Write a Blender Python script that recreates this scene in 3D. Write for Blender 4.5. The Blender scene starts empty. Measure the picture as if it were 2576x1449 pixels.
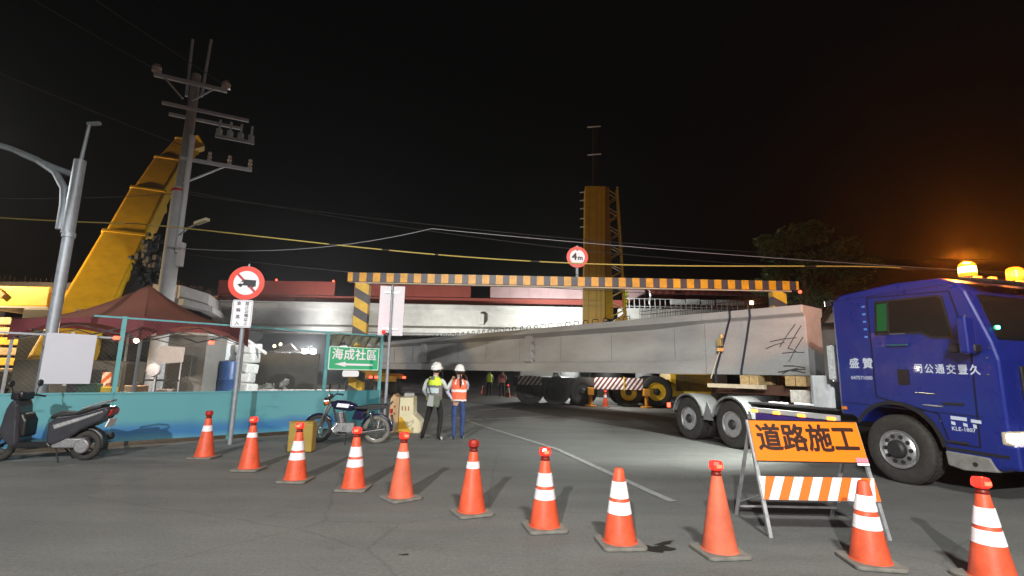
import bpy, bmesh, math, random
from mathutils import Vector, Matrix, Euler
random.seed(7)
R = math.radians
SC = bpy.context.scene
C = SC.collection

# ------------------------------------------------------------------ camera
cam_d = bpy.data.cameras.new("camera")
cam = bpy.data.objects.new("camera", cam_d); C.objects.link(cam)
cam_d.sensor_width = 36.0
cam_d.lens = 36.0 * 1249.0 / 2576.0
cam_d.clip_start = 0.05; cam_d.clip_end = 2000
cam.matrix_world = Matrix.Translation((0, 0, 1.6)) @ Matrix.Rotation(R(90 + 9.65), 4, 'X') @ Matrix.Rotation(R(1.15), 4, 'Z')
SC.camera = cam

# ------------------------------------------------------------------ night sky
w = bpy.data.worlds.new("World"); SC.world = w; w.use_nodes = True
bg = w.node_tree.nodes["Background"]
bg.inputs[0].default_value = (1.0, 0.90, 0.92, 1); bg.inputs[1].default_value = 0.0009

SC.view_settings.view_transform = 'Standard'; SC.view_settings.look = 'None'
SC.view_settings.exposure = 0.0; SC.view_settings.gamma = 1.0
SC.cycles.max_bounces = 5; SC.cycles.diffuse_bounces = 2; SC.cycles.glossy_bounces = 3
SC.cycles.transmission_bounces = 4; SC.cycles.volume_bounces = 0
SC.cycles.sample_clamp_indirect = 3.0
SC.cycles.use_denoising = True

# lamp strengths, the lit lamps and the added fill lamps in one table
LAMP = dict(street_back=25000, street_side=5200, side_lamp=600, flood_low=4500, deck_fill=14500, warm_fill=4000,
            beacon=650, headlamp=260, cab_fill=2000, far_fill=3000, tent_lamp=160, leg_fill=1500, board_fill=500)

# ------------------------------------------------------------------ materials
MATS = {}
def mat(name, col, rough=0.6, metal=0.0, emit=None, es=0.0, var=0.0, vscale=6.0, bump=0.0, bscale=60.0, dirt=None, coat=0.0, spec=0.4):
    if name in MATS: return MATS[name]
    m = bpy.data.materials.new(name); m.use_nodes = True
    nt = m.node_tree; N = nt.nodes; L = nt.links
    b = N["Principled BSDF"]
    b.inputs["Base Color"].default_value = (*col, 1)
    b.inputs["Roughness"].default_value = rough
    b.inputs["Metallic"].default_value = metal
    b.inputs["Specular IOR Level"].default_value = spec
    b.inputs["Coat Weight"].default_value = coat
    if emit:
        b.inputs["Emission Color"].default_value = (*emit, 1); b.inputs["Emission Strength"].default_value = es
    if var or dirt or bump:
        tc = N.new("ShaderNodeTexCoord")
    if var or dirt:
        nz = N.new("ShaderNodeTexNoise"); nz.inputs["Scale"].default_value = vscale; nz.inputs["Detail"].default_value = 7
        nz.inputs["Roughness"].default_value = 0.62
        L.new(tc.outputs["Object"], nz.inputs["Vector"])
        rp = N.new("ShaderNodeValToRGB"); rp.color_ramp.elements[0].position = 0.3; rp.color_ramp.elements[1].position = 0.72
        d = dirt if dirt else tuple(c * (1 - var) for c in col)
        u = tuple(min(1, c * (1 + var * 0.6)) for c in col)
        rp.color_ramp.elements[0].color = (*d, 1); rp.color_ramp.elements[1].color = (*u, 1)
        L.new(nz.outputs["Fac"], rp.inputs[0]); L.new(rp.outputs[0], b.inputs["Base Color"])
        mr = N.new("ShaderNodeMapRange"); mr.inputs[3].default_value = max(0.05, rough - 0.1); mr.inputs[4].default_value = min(1, rough + 0.12)
        L.new(nz.outputs["Fac"], mr.inputs[0]); L.new(mr.outputs[0], b.inputs["Roughness"])
    if bump:
        n2 = N.new("ShaderNodeTexNoise"); n2.inputs["Scale"].default_value = bscale; n2.inputs["Detail"].default_value = 5
        L.new(tc.outputs["Object"], n2.inputs["Vector"])
        bp = N.new("ShaderNodeBump"); bp.inputs["Strength"].default_value = bump; bp.inputs["Distance"].default_value = 0.02
        L.new(n2.outputs["Fac"], bp.inputs["Height"]); L.new(bp.outputs[0], b.inputs["Normal"])
    MATS[name] = m
    return m

def stripe_mat(name, c1, c2, ax, period, slope_ax=None, slope=0.0, duty=0.5, rough=0.5, phase=0.0):
    m = bpy.data.materials.new(name); m.use_nodes = True
    N = m.node_tree.nodes; L = m.node_tree.links; b = N["Principled BSDF"]
    tc = N.new("ShaderNodeTexCoord"); sp = N.new("ShaderNodeSeparateXYZ"); L.new(tc.outputs["Object"], sp.inputs[0])
    out = sp.outputs[ax]
    if slope_ax is not None:
        ml = N.new("ShaderNodeMath"); ml.operation = 'MULTIPLY'; ml.inputs[1].default_value = slope; L.new(sp.outputs[slope_ax], ml.inputs[0])
        ad = N.new("ShaderNodeMath"); ad.operation = 'ADD'; L.new(out, ad.inputs[0]); L.new(ml.outputs[0], ad.inputs[1]); out = ad.outputs[0]
    dv = N.new("ShaderNodeMath"); dv.operation = 'MULTIPLY_ADD'; dv.inputs[1].default_value = 1 / period; dv.inputs[2].default_value = 100 + phase; L.new(out, dv.inputs[0])
    fr = N.new("ShaderNodeMath"); fr.operation = 'FRACT'; L.new(dv.outputs[0], fr.inputs[0])
    gt = N.new("ShaderNodeMath"); gt.operation = 'GREATER_THAN'; gt.inputs[1].default_value = duty; L.new(fr.outputs[0], gt.inputs[0])
    nz = N.new("ShaderNodeTexNoise"); nz.inputs["Scale"].default_value = 5; nz.inputs["Detail"].default_value = 6; L.new(tc.outputs["Object"], nz.inputs[0])
    mx = N.new("ShaderNodeMix"); mx.data_type = 'RGBA'; mx.inputs[6].default_value = (*c1, 1); mx.inputs[7].default_value = (*c2, 1)
    L.new(gt.outputs[0], mx.inputs[0])
    mr = N.new("ShaderNodeMapRange"); mr.inputs[1].default_value = 0.3; mr.inputs[2].default_value = 0.7; mr.inputs[3].default_value = 0.7; mr.inputs[4].default_value = 1.1; L.new(nz.outputs[0], mr.inputs[0])
    vm = N.new("ShaderNodeVectorMath"); vm.operation = 'SCALE'; L.new(mx.outputs[2], vm.inputs[0]); L.new(mr.outputs[0], vm.inputs[3])
    L.new(vm.outputs[0], b.inputs["Base Color"]); b.inputs["Roughness"].default_value = rough
    return m

# ------------------------------------------------------------------ mesh helpers
class B:
    def __init__(s): s.bm = bmesh.new(); s.mi = 0
    def _add(s, vs, fs):
        v = [s.bm.verts.new(p) for p in vs]
        for f in fs:
            try:
                fc = s.bm.faces.new([v[i] for i in f]); fc.material_index = s.mi
            except ValueError: pass
        return s
    def box(s, c, d, rot=None):
        c = Vector(c); h = [x / 2 for x in d]
        m = rot.to_3x3() if rot is not None else None
        vs = []
        for x in (-h[0], h[0]):
            for y in (-h[1], h[1]):
                for z in (-h[2], h[2]):
                    p = Vector((x, y, z)); p = m @ p if m is not None else p; vs.append(c + p)
        return s._add(vs, [(0, 1, 3, 2), (4, 6, 7, 5), (0, 4, 5, 1), (2, 3, 7, 6), (0, 2, 6, 4), (1, 5, 7, 3)])
    def bar(s, a, b, w, h=None, up=(0, 0, 1)):
        a = Vector(a); b = Vector(b); h = h or w; d = (b - a); L = d.length; d.normalize()
        u = Vector(up); sx = d.cross(u)
        if sx.length < 1e-4: sx = d.cross(Vector((1, 0, 0)))
        sx.normalize(); uz = sx.cross(d)
        vs = []
        for e in (a, b):
            for i, j in ((-1, -1), (1, -1), (1, 1), (-1, 1)):
                vs.append(e + sx * (i * w / 2) + uz * (j * h / 2))
        return s._add(vs, [(3, 2, 1, 0), (4, 5, 6, 7), (0, 1, 5, 4), (1, 2, 6, 5), (2, 3, 7, 6), (3, 0, 4, 7)])
    def cyl(s, a, b, r0, r1=None, n=14, cap=True):
        a = Vector(a); b = Vector(b); r1 = r0 if r1 is None else r1
        d = (b - a).normalized(); t = d.orthogonal().normalized(); q = d.cross(t)
        vs = []
        for e, r in ((a, r0), (b, r1)):
            for i in range(n):
                an = 2 * math.pi * i / n; vs.append(e + (t * math.cos(an) + q * math.sin(an)) * r)
        fs = [(i, (i + 1) % n, n + (i + 1) % n, n + i) for i in range(n)]
        if cap: fs += [tuple(range(n - 1, -1, -1)), tuple(range(n, 2 * n))]
        return s._add(vs, fs)
    def tube(s, pts, r, n=8, rads=None):
        pts = [Vector(p) for p in pts]; rings = []; vs = []
        t = None
        for i, p in enumerate(pts):
            d = (pts[min(i + 1, len(pts) - 1)] - pts[max(i - 1, 0)]).normalized()
            if t is None: t = d.orthogonal().normalized()
            t = (t - d * t.dot(d)).normalized(); q = d.cross(t); rr = rads[i] if rads else r
            for k in range(n):
                an = 2 * math.pi * k / n; vs.append(p + (t * math.cos(an) + q * math.sin(an)) * rr)
        fs = []
        for i in range(len(pts) - 1):
            for k in range(n):
                fs.append((i * n + k, i * n + (k + 1) % n, (i + 1) * n + (k + 1) % n, (i + 1) * n + k))
        fs += [tuple(range(n - 1, -1, -1)), tuple(range((len(pts) - 1) * n, len(pts) * n))]
        return s._add(vs, fs)
    def lathe(s, prof, M=None, n=24, close=False):
        M = M or Matrix.Identity(4); vs = []; k = len(prof)
        for i in range(n):
            an = 2 * math.pi * i / n
            for r, z in prof: vs.append(M @ Vector((r * math.cos(an), r * math.sin(an), z)))
        fs = []
        for i in range(n):
            j = (i + 1) % n
            for q in range(k - 1 if not close else k):
                q2 = (q + 1) % k
                fs.append((i * k + q, j * k + q, j * k + q2, i * k + q2))
        if not close:
            for q in (0, k - 1):
                if prof[q][0] > 1e-4: fs.append(tuple(i * k + q for i in (range(n) if q else range(n - 1, -1, -1))))
        return s._add(vs, fs)
    def prism(s, pts, M, depth):
        """outline pts (u,v) in the local xy plane of M, extruded along its z by depth"""
        n = len(pts)
        vs = [M @ Vector((u, v, 0)) for u, v in pts] + [M @ Vector((u, v, depth)) for u, v in pts]
        fs = [tuple(range(n - 1, -1, -1)), tuple(range(n, 2 * n))] + [(i, (i + 1) % n, n + (i + 1) % n, n + i) for i in range(n)]
        return s._add(vs, fs)
    def quad(s, a, b, c, d): return s._add([Vector(a), Vector(b), Vector(c), Vector(d)], [(0, 1, 2, 3)])
    def ball(s, c, r, n=10, sq=(1, 1, 1)):
        k = n // 2 + 1; prof = [(math.sin(math.pi * i / (k - 1)), -math.cos(math.pi * i / (k - 1))) for i in range(k)]
        prof[0] = (0.001, -1); prof[-1] = (0.001, 1)
        return s.lathe(prof, Matrix.Translation(c) @ Matrix.Diagonal((r * sq[0], r * sq[1], r * sq[2], 1)), n)
    def done(s, name, m, parent=None, smooth=False, world=False, bevel=0.0, seg=2, kind=None):
        bmesh.ops.remove_doubles(s.bm, verts=s.bm.verts, dist=1e-5)
        bmesh.ops.recalc_face_normals(s.bm, faces=s.bm.faces)
        me = bpy.data.meshes.new(name); s.bm.to_mesh(me); s.bm.free()
        ms = m if isinstance(m, (list, tuple)) else [m]
        for x in ms: me.materials.append(x)
        if world and parent is not None: me.transform(root_matrix(parent).inverted())
        if smooth: me.shade_auto() if hasattr(me, "shade_auto") else None
        if smooth:
            for p in me.polygons: p.use_smooth = True
        o = bpy.data.objects.new(name, me); C.objects.link(o)
        if parent is not None: o.parent = parent
        if bevel:
            md = o.modifiers.new("bevel", 'BEVEL'); md.width = bevel; md.segments = seg; md.limit_method = 'ANGLE'; md.angle_limit = R(35)
            md.harden_normals = False
        if smooth:
            sharp_edges(me)
        if kind: o["kind"] = kind
        return o

def sharp_edges(me, ang=R(38)):
    bm = bmesh.new(); bm.from_mesh(me)
    for e in bm.edges:
        if len(e.link_faces) == 2 and e.calc_face_angle(0) > ang: e.smooth = False
    bm.to_mesh(me); bm.free()

def root_matrix(o):
    m = o.matrix_basis.copy()
    p = o.parent
    while p is not None:
        m = p.matrix_basis @ m; p = p.parent
    return m

def tag(o, label, cat, group=None):
    o["label"] = label; o["category"] = cat
    if group: o["group"] = group
    return o
def thing(name, label, cat, loc=(0, 0, 0), rz=0.0, group=None):
    o = bpy.data.objects.new(name, None); C.objects.link(o)
    o.empty_display_size = 0.2
    o.location = loc; o.rotation_euler = (0, 0, rz)
    return tag(o, label, cat, group)
def structure(o): o["kind"] = "structure"; return o
def copy_tree(o, parent=None):
    c = o.copy(); C.objects.link(c); c.parent = parent
    for ch in [x for x in o.children]: copy_tree(ch, c)
    return c
def text_mesh(body, size, bold=0.0, align='CENTER'):
    cu = bpy.data.curves.new("lettering", 'FONT'); cu.body = body; cu.size = size; cu.align_x = align; cu.align_y = 'CENTER'
    cu.offset = bold * size; cu.resolution_u = 2
    o = bpy.data.objects.new("lettering", cu); C.objects.link(o)
    dg = bpy.context.evaluated_depsgraph_get()
    me = bpy.data.meshes.new_from_object(o.evaluated_get(dg))
    bpy.data.objects.remove(o); bpy.data.curves.remove(cu)
    return me
def lettering(body, size, M, m, parent, bold=0.0, align='CENTER', sx=1.0, name="lettering"):
    t0 = text_mesh(body, size, 0.0, align); V = [v.co.copy() for v in t0.vertices]; F = [tuple(p.vertices) for p in t0.polygons]
    b = bold * size * 1.25; vs = []; fs = []
    for k, (dx, dy) in enumerate(((0, 0), (b, 0), (-b, 0), (0, b), (0, -b), (b * .7, b * .7), (-b * .7, b * .7), (b * .7, -b * .7), (-b * .7, -b * .7)) if b else ((0, 0),)):
        i = len(vs); vs += [v + Vector((dx, dy, 0.00018 * k)) for v in V]; fs += [tuple(q + i for q in f) for f in F]
    bpy.data.meshes.remove(t0); me = bpy.data.meshes.new(name); me.from_pydata(vs, [], fs); me.materials.append(m)
    me.transform(M @ Matrix.Diagonal((sx, 1, 1, 1)))
    o = bpy.data.objects.new(name, me); C.objects.link(o); o.parent = parent
    return o
def frame(o, x, y):
    """matrix with origin o, local x and y axes as given"""
    x = Vector(x).normalized(); y = Vector(y).normalized(); z = x.cross(y).normalized(); y = z.cross(x)
    m = Matrix.Identity(4)
    for i in range(3): m[i][0] = x[i]; m[i][1] = y[i]; m[i][2] = z[i]; m[i][3] = o[i]
    return m
def spot(parent, loc, target, power, size=120, blend=0.5, col=(1, 1, 1), radius=0.15, name="lamp_light"):
    ld = bpy.data.lights.new(name, 'SPOT'); ld.energy = power; ld.spot_size = R(size); ld.spot_blend = blend; ld.color = col; ld.shadow_soft_size = radius
    o = bpy.data.objects.new(name, ld); C.objects.link(o)
    d = Vector(target) - Vector(loc)
    mw = Matrix.Translation(loc) @ d.to_track_quat('-Z', 'Y').to_matrix().to_4x4()
    if parent is not None:
        o.parent = parent; o.matrix_basis = root_matrix(parent).inverted() @ mw
    else: o.matrix_basis = mw
    return o
def point(parent, loc, power, col=(1, 1, 1), radius=0.1, name="lamp_light"):
    ld = bpy.data.lights.new(name, 'POINT'); ld.energy = power; ld.color = col; ld.shadow_soft_size = radius
    o = bpy.data.objects.new(name, ld); C.objects.link(o)
    mw = Matrix.Translation(loc)
    if parent is not None: o.parent = parent; o.matrix_basis = root_matrix(parent).inverted() @ mw
    else: o.matrix_basis = mw
    return o
def sag(a, b, drop, n=24):
    a = Vector(a); b = Vector(b)
    return [a.lerp(b, i / n) - Vector((0, 0, drop * 4 * (i / n) * (1 - i / n))) for i in range(n + 1)]

# ------------------------------------------------------------------ shared materials
M_galv = mat("galvanised", (0.30, 0.325, 0.36), 0.5, 0.35, var=0.2, vscale=9)
M_greymetal = mat("grey_paint", (0.36, 0.38, 0.42), 0.5, 0.1, var=0.15)
M_black = mat("black_plastic", (0.015, 0.015, 0.017), 0.45)
M_rubber = mat("tyre_rubber", (0.018, 0.017, 0.016), 0.8, var=0.5, vscale=14, dirt=(0.045, 0.04, 0.036))
M_white = mat("white_paint", (0.78, 0.78, 0.82), 0.45)
M_chrome = mat("chrome", (0.75, 0.75, 0.76), 0.18, 1.0)
M_alu = mat("aluminium", (0.55, 0.55, 0.56), 0.38, 0.85, var=0.2, vscale=20)
M_conc = mat("precast_concrete", (0.34, 0.34, 0.335), 0.8, var=0.22, vscale=1.6, bump=0.15, bscale=40)
M_conc_warm = mat("old_concrete", (0.40, 0.385, 0.36), 0.85, var=0.3, vscale=0.6, bump=0.15, bscale=20)
M_yellow = mat("crane_yellow", (0.62, 0.36, 0.015), 0.42, var=0.18, vscale=3)
M_dark = mat("dark_steel", (0.03, 0.03, 0.032), 0.55, 0.3)
M_wood = mat("timber", (0.52, 0.36, 0.17), 0.7, var=0.4, vscale=12)
M_glass = mat("dark_glass", (0.008, 0.010, 0.010), 0.22, spec=0.22)
M_rust = mat("rusty_rebar", (0.20, 0.09, 0.055), 0.8, var=0.3, vscale=20)
M_redon = mat("red_lens_lit", (0.8, 0.03, 0.02), 0.25, emit=(1.0, 0.035, 0.02), es=1.0)
M_redhot = mat("red_led", (1, 0.1, 0.05), 0.3, emit=(1.0, 0.07, 0.035), es=5.0)
M_redoff = mat("red_lens_dark", (0.35, 0.02, 0.012), 0.2, coat=0.4)
M_amber = mat("amber_lamp", (1, 0.4, 0.05), 0.3, emit=(1.0, 0.22, 0.025), es=4.2)
M_redsign = mat("sign_red", (0.72, 0.045, 0.02), 0.4)
M_signwhite = mat("sign_white", (0.74, 0.74, 0.78), 0.4)
M_ink = mat("black_ink", (0.012, 0.011, 0.014), 0.5)
M_lampwhite = mat("lit_led_white", (1, 1, 1), 0.3, emit=(1.0, 0.97, 0.95), es=14)
M_lampwarm = mat("lit_lamp_warm", (1, 0.8, 0.5), 0.3, emit=(1.0, 0.75, 0.42), es=9)

# ================================================================== SETTING: ground and road
def asphalt(name, base, dust, patch):
    m = bpy.data.materials.new(name); m.use_nodes = True
    N = m.node_tree.nodes; L = m.node_tree.links; b = N["Principled BSDF"]
    tc = N.new("ShaderNodeTexCoord")
    def noise(sc, det, rough=0.6, stretch=None):
        n = N.new("ShaderNodeTexNoise"); n.inputs["Scale"].default_value = sc; n.inputs["Detail"].default_value = det; n.inputs["Roughness"].default_value = rough
        if stretch:
            mp = N.new("ShaderNodeMapping"); mp.inputs["Scale"].default_value = stretch; mp.inputs["Rotation"].default_value = (0, 0, R(-25))
            L.new(tc.outputs["Object"], mp.inputs[0]); L.new(mp.outputs[0], n.inputs["Vector"])
        else: L.new(tc.outputs["Object"], n.inputs["Vector"])
        return n
    big = noise(0.22, 6, 0.65); streak = noise(0.9, 5, 0.6, (0.35, 1.6, 1)); fine = noise(90, 4, 0.8); mid = noise(3.0, 8, 0.7)
    def ramp(src, p0, p1, c0, c1):
        r = N.new("ShaderNodeValToRGB"); r.color_ramp.elements[0].position = p0; r.color_ramp.elements[1].position = p1
        r.color_ramp.elements[0].color = (*c0, 1); r.color_ramp.elements[1].color = (*c1, 1); L.new(src.outputs[0], r.inputs[0]); return r
    r1 = ramp(big, 0.35, 0.65, base, dust)
    r2 = ramp(streak, 0.34, 0.60, (0.80,) * 3, (1,) * 3)
    grit = noise(28, 6, 0.85); r5 = ramp(grit, 0.32, 0.68, (0.72,) * 3, (1.22,) * 3)
    crk = N.new('ShaderNodeTexVoronoi'); crk.feature = 'DISTANCE_TO_EDGE'; crk.inputs['Scale'].default_value = 0.33
    wv = N.new('ShaderNodeMix'); wv.data_type = 'RGBA'; wv.inputs[0].default_value = 0.16; wn = noise(1.3, 6, 0.7); L.new(tc.outputs['Object'], wv.inputs[6]); L.new(wn.outputs[1], wv.inputs[7]); L.new(wv.outputs[2], crk.inputs['Vector'])
    r6 = ramp(crk, 0.0, 0.005, (0.80,) * 3, (1,) * 3)
    r3 = ramp(fine, 0.3, 0.7, (0.72,) * 3, (1.25,) * 3)
    r4 = ramp(mid, 0.30, 0.42, patch, (1,) * 3)
    out = r1.outputs[0]
    for r in (r2, r3, r4, r5, r6):
        mx = N.new("ShaderNodeMix"); mx.data_type = 'RGBA'; mx.blend_type = 'MULTIPLY'; mx.inputs[0].default_value = 1
        L.new(out, mx.inputs[6]); L.new(r.outputs[0], mx.inputs[7]); out = mx.outputs[2]
    L.new(out, b.inputs["Base Color"])
    b.inputs["Roughness"].default_value = 0.82; b.inputs["Specular IOR Level"].default_value = 0.3
    bp = N.new("ShaderNodeBump"); bp.inputs["Strength"].default_value = 0.5; bp.inputs["Distance"].default_value = 0.012
    L.new(fine.outputs[0], bp.inputs["Height"]); L.new(bp.outputs[0], b.inputs["Normal"])
    return m
M_road = asphalt("road_asphalt", (0.146, 0.145, 0.139), (0.190, 0.189, 0.180), (0.78,) * 3)
M_darkroad = asphalt("dark_asphalt", (0.048, 0.040, 0.037), (0.070, 0.060, 0.055), (0.8,) * 3)
M_dirt = mat("site_dirt", (0.16, 0.14, 0.115), 0.9, var=0.4, vscale=0.5, bump=0.5, bscale=6)

g = B(); g.quad((-400, -120, 0), (400, -120, 0), (400, 600, 0), (-400, 600, 0))
structure(g.done("road", M_road))
# strip of darker asphalt running back under the girder and the cranes
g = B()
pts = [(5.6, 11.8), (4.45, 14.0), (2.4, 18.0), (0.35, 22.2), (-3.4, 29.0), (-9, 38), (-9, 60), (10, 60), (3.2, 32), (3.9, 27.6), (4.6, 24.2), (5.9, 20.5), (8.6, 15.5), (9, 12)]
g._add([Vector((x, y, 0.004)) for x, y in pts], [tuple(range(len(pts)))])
structure(g.done("asphalt_strip", M_darkroad))
g = B(); pts = [(-60, 9), (-9.2, 9.0), (-3.75, 14.2), (-7, 26), (-12, 60), (-80, 60)]
g._add([Vector((x, y, 0.004)) for x, y in pts], [tuple(range(len(pts)))])
structure(g.done("site_ground", M_dirt))

# painted road lines
def worn_paint():
    m = bpy.data.materials.new("worn_road_paint"); m.use_nodes = True
    N = m.node_tree.nodes; L = m.node_tree.links; b = N["Principled BSDF"]
    tc = N.new("ShaderNodeTexCoord"); nz = N.new("ShaderNodeTexNoise"); nz.inputs["Scale"].default_value = 9; nz.inputs["Detail"].default_value = 8; nz.inputs["Roughness"].default_value = 0.75
    L.new(tc.outputs["Object"], nz.inputs[0])
    rp = N.new("ShaderNodeValToRGB"); rp.color_ramp.elements[0].position = 0.38; rp.color_ramp.elements[1].position = 0.52
    rp.color_ramp.elements[0].color = (0.19, 0.187, 0.175, 1); rp.color_ramp.elements[1].color = (0.33, 0.33, 0.315, 1)
    L.new(nz.outputs[0], rp.inputs[0]); L.new(rp.outputs[0], b.inputs["Base Color"]); b.inputs["Roughness"].default_value = 0.8
    return m
M_paint = worn_paint()
def road_line(pts, wd):
    g = B()
    for a, b in zip(pts[:-1], pts[1:]):
        a = Vector((*a, 0.008)); b = Vector((*b, 0.008)); d = (b - a).normalized(); n = Vector((-d.y, d.x, 0)) * wd / 2
        g.quad(a - n, b - n, b + n, a + n)
    return structure(g.done("road_marking", M_paint))
road_line([(-2.25, 18.9), (-0.9, 15.6), (1.02, 11.05), (1.99, 7.22), (2.12, 6.75)], 0.12)
road_line([(-1.54, 17.0), (-0.95, 17.45)], 0.16); road_line([(-0.8, 17.55), (1.39, 19.0)], 0.16)
road_line([(-1.3, 21.5), (0.1, 23.2)], 0.3); 

# dark wet tar patch beside the cones
random.seed(3)
def blot(x, y, r, sx, name="tar_patch", z=0.004, ang=0, seed=1):
    rd = random.Random(seed); g = B(); n = 34; ph = [rd.random() * 6.28 for _ in range(4)]
    P = []
    for i in range(n):
        a = 6.283 * i / n; rr = r * (1 + 0.20 * math.sin(2 * a + ph[0]) + 0.16 * math.sin(3 * a + ph[1]) + 0.12 * math.sin(5 * a + ph[2]) + 0.08 * math.sin(9 * a + ph[3]))
        u, v = rr * sx * math.cos(a), rr * math.sin(a)
        P.append(Vector((x + u * math.cos(ang) - v * math.sin(ang), y + u * math.sin(ang) + v * math.cos(ang), z)))
    g._add(P, [tuple(range(n))])
    return structure(g.done(name, mat("wet_tar", (0.012, 0.011, 0.010), 0.35, var=0.4, vscale=20)))
blot(1.40, 4.98, 0.105, 1.25, seed=4); blot(1.52, 5.13, 0.035, 3.2, ang=R(28), z=0.006, seed=2); blot(1.02, 5.75, 0.06, 1.7, seed=9)
blot(0.55, 8.3, 0.05, 4, ang=R(-40), seed=11); blot(2.9, 4.2, 0.05, 1.3, seed=12); blot(3.15, 4.15, 0.06, 1.6, seed=13); blot(-0.9, 4.7, 0.022, 1.6, seed=14)

# ================================================================== STREET LAMPS
def lamp_head(parent, p, d, lit=True, L=0.75):
    d = Vector(d).normalized(); p = Vector(p)
    g = B(); g.bar(p, p + d * L, 0.26, 0.09); h = g.done("lamp_head", M_greymetal, parent, world=True, bevel=0.03)
    g = B(); g.bar(p + d * L * 0.3 - Vector((0, 0, 0.052)), p + d * L * 0.93 - Vector((0, 0, 0.052)), 0.18, 0.012)
    g.done("lamp_lens", M_lampwhite if lit else M_signwhite, h, world=True) if False else g.done("lamp_lens", M_lampwhite if lit else M_signwhite, parent, world=True)
# the tall lamp on the near side of the street, behind the viewer: it lights the junction
sl = thing("street_lamp", "tall grey street lamp lighting the junction from the near kerb", "street lamp", (-4.6, -14.6, 0))
g = B(); g.cyl((-4.6, -14.6, 0), (-4.6, -14.6, 8.3), 0.11, 0.07); g.tube([(-4.6, -14.6, 8.2), (-4.55, -14.3, 8.6), (-4.4, -13.7, 8.75)], 0.045); g.done("pole", M_galv, sl, True, world=True)
lamp_head(sl, (-4.42, -13.8, 8.75), (0.25, 1, 0.02))
_L = Vector((-4.25, -13.3, 8.62))
spot(sl, _L, _L + Vector((0.28, 1, -1.06)), LAMP["street_back"], 88, 0.12, (1.0, 0.985, 0.95), 0.16)
# a second one whose long arm reaches over the road, above and behind the viewer
sl = thing("street_lamp", "second grey street lamp with a long arm reaching over the near lane", "street lamp", (7.0, -5.5, 0))
g = B(); g.cyl((7, -5.5, 0), (7, -5.5, 8.0), 0.11, 0.07); g.tube([(7, -5.5, 7.9), (6.6, -5.2, 8.4), (4.5, -3.8, 8.75), (2.6, -2.6, 8.8)], 0.045); g.done("pole", M_galv, sl, True, world=True)
lamp_head(sl, (2.7, -2.65, 8.8), (-0.85, 0.52, 0.02))
_L = Vector((2.2, -2.35, 8.68))
spot(sl, _L, _L + Vector((-0.22, 0.55, -1)), LAMP["street_side"], 124, 0.35, (0.97, 1.0, 0.95), 0.45)

# the lamp post behind the blue fence, its head just outside the picture
sl = thing("street_lamp", "grey steel lamp post with curved arm standing behind the blue fence", "street lamp", (-9.05, 9.8, 0))
g = B(); g.cyl((-9.03, 9.8, 0), (-9.03, 9.8, 4.2), 0.105, 0.095, 20); g.cyl((-9.03, 9.8, 4.12), (-9.03, 9.8, 4.22), 0.115, 0.115, 20); g.done("pole", M_galv, sl, True, world=True)
g = B(); g.cyl((-9.06, 9.8, 4.2), (-9.06, 9.8, 5.78), 0.115, 0.105, 20); g.done("upper_pole", M_galv, sl, True, world=True)
g = B(); g.tube([(-9.2, 9.78, 4.28), (-9.21, 9.78, 4.8), (-9.27, 9.78, 5.15), (-9.5, 9.76, 5.5), (-9.9, 9.72, 5.75), (-10.4, 9.66, 5.95), (-11.2, 9.55, 6.15), (-12.2, 9.4, 6.3)], 0.075, 12, [0.085, 0.08, 0.075, 0.07, 0.065, 0.06, 0.055, 0.05]); g.done("arm", M_galv, sl, True, world=True)
g = B(); g.tube([(-9.14, 9.79, 5.46), (-9.6, 9.74, 5.62), (-10.2, 9.68, 5.86)], 0.06, 10); g.done("arm_brace", M_galv, sl, True, world=True)
g = B(); g.cyl((-9.05, 9.8, 5.76), (-9.0, 9.8, 6.62), 0.035, 0.03); g.bar((-9.04, 9.8, 6.6), (-8.78, 9.8, 6.62), 0.07, 0.06); g.done("sensor_mast", M_galv, sl, True, world=True)
lamp_head(sl, (-12.1, 9.4, 6.3), (-1, -0.15, 0.12))
spot(sl, (-12.5, 9.3, 6.2), (-9.6, 7.0, 0), LAMP["side_lamp"], 140, 0.5, (1.0, 0.98, 0.93), 0.2)

# ================================================================== UTILITY POLE AND WIRES
up = thing("utility_pole", "concrete utility pole with crossarms and transformer gear behind the maroon tent", "utility pole", (-10.2, 14.5, 0))
PX, PY = -10.2, 14.5
g = B(); g.cyl((PX, PY, 0), (PX, PY, 6.95), 0.228, 0.205, 24); g.done("lower_pole", mat("pole_concrete", (0.36, 0.37, 0.385), 0.75, var=0.15, vscale=4), up, True, world=True)
g = B(); g.cyl((PX, PY, 6.9), (PX + 0.02, PY, 10.75), 0.155, 0.125, 20); g.done("upper_pole", mat("pole_upper", (0.25, 0.24, 0.235), 0.8, var=0.2), up, True, world=True)
g = B(); g.cyl((PX - 0.02, PY, 6.82), (PX - 0.02, PY, 6.90), 0.225, 0.22, 24); g.done("red_band", mat("red_tape", (0.4, 0.03, 0.02), 0.5), up, True, world=True)
g = B(); g.cyl((PX + 0.26, PY - 0.12, 4.9), (PX + 0.24, PY - 0.12, 8.55), 0.075, 0.07); g.cyl((PX + 0.24, PY - 0.12, 8.45), (PX + 0.24, PY - 0.12, 8.62), 0.085, 0.085); g.done("cable_riser", mat("pvc_grey", (0.52, 0.53, 0.56), 0.5), up, True, world=True)
for dx in (-0.22, 0.26):
    g = B(); g.cyl((PX + dx, PY, 10.0), (PX + dx * 1.25, PY, 12.0), 0.045, 0.04); g.done("top_rod", M_greymetal, up, True, world=True)
AD = Vector((0.90, 0.44, 0.0)).normalized()     # crossarms run to the side and away
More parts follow.
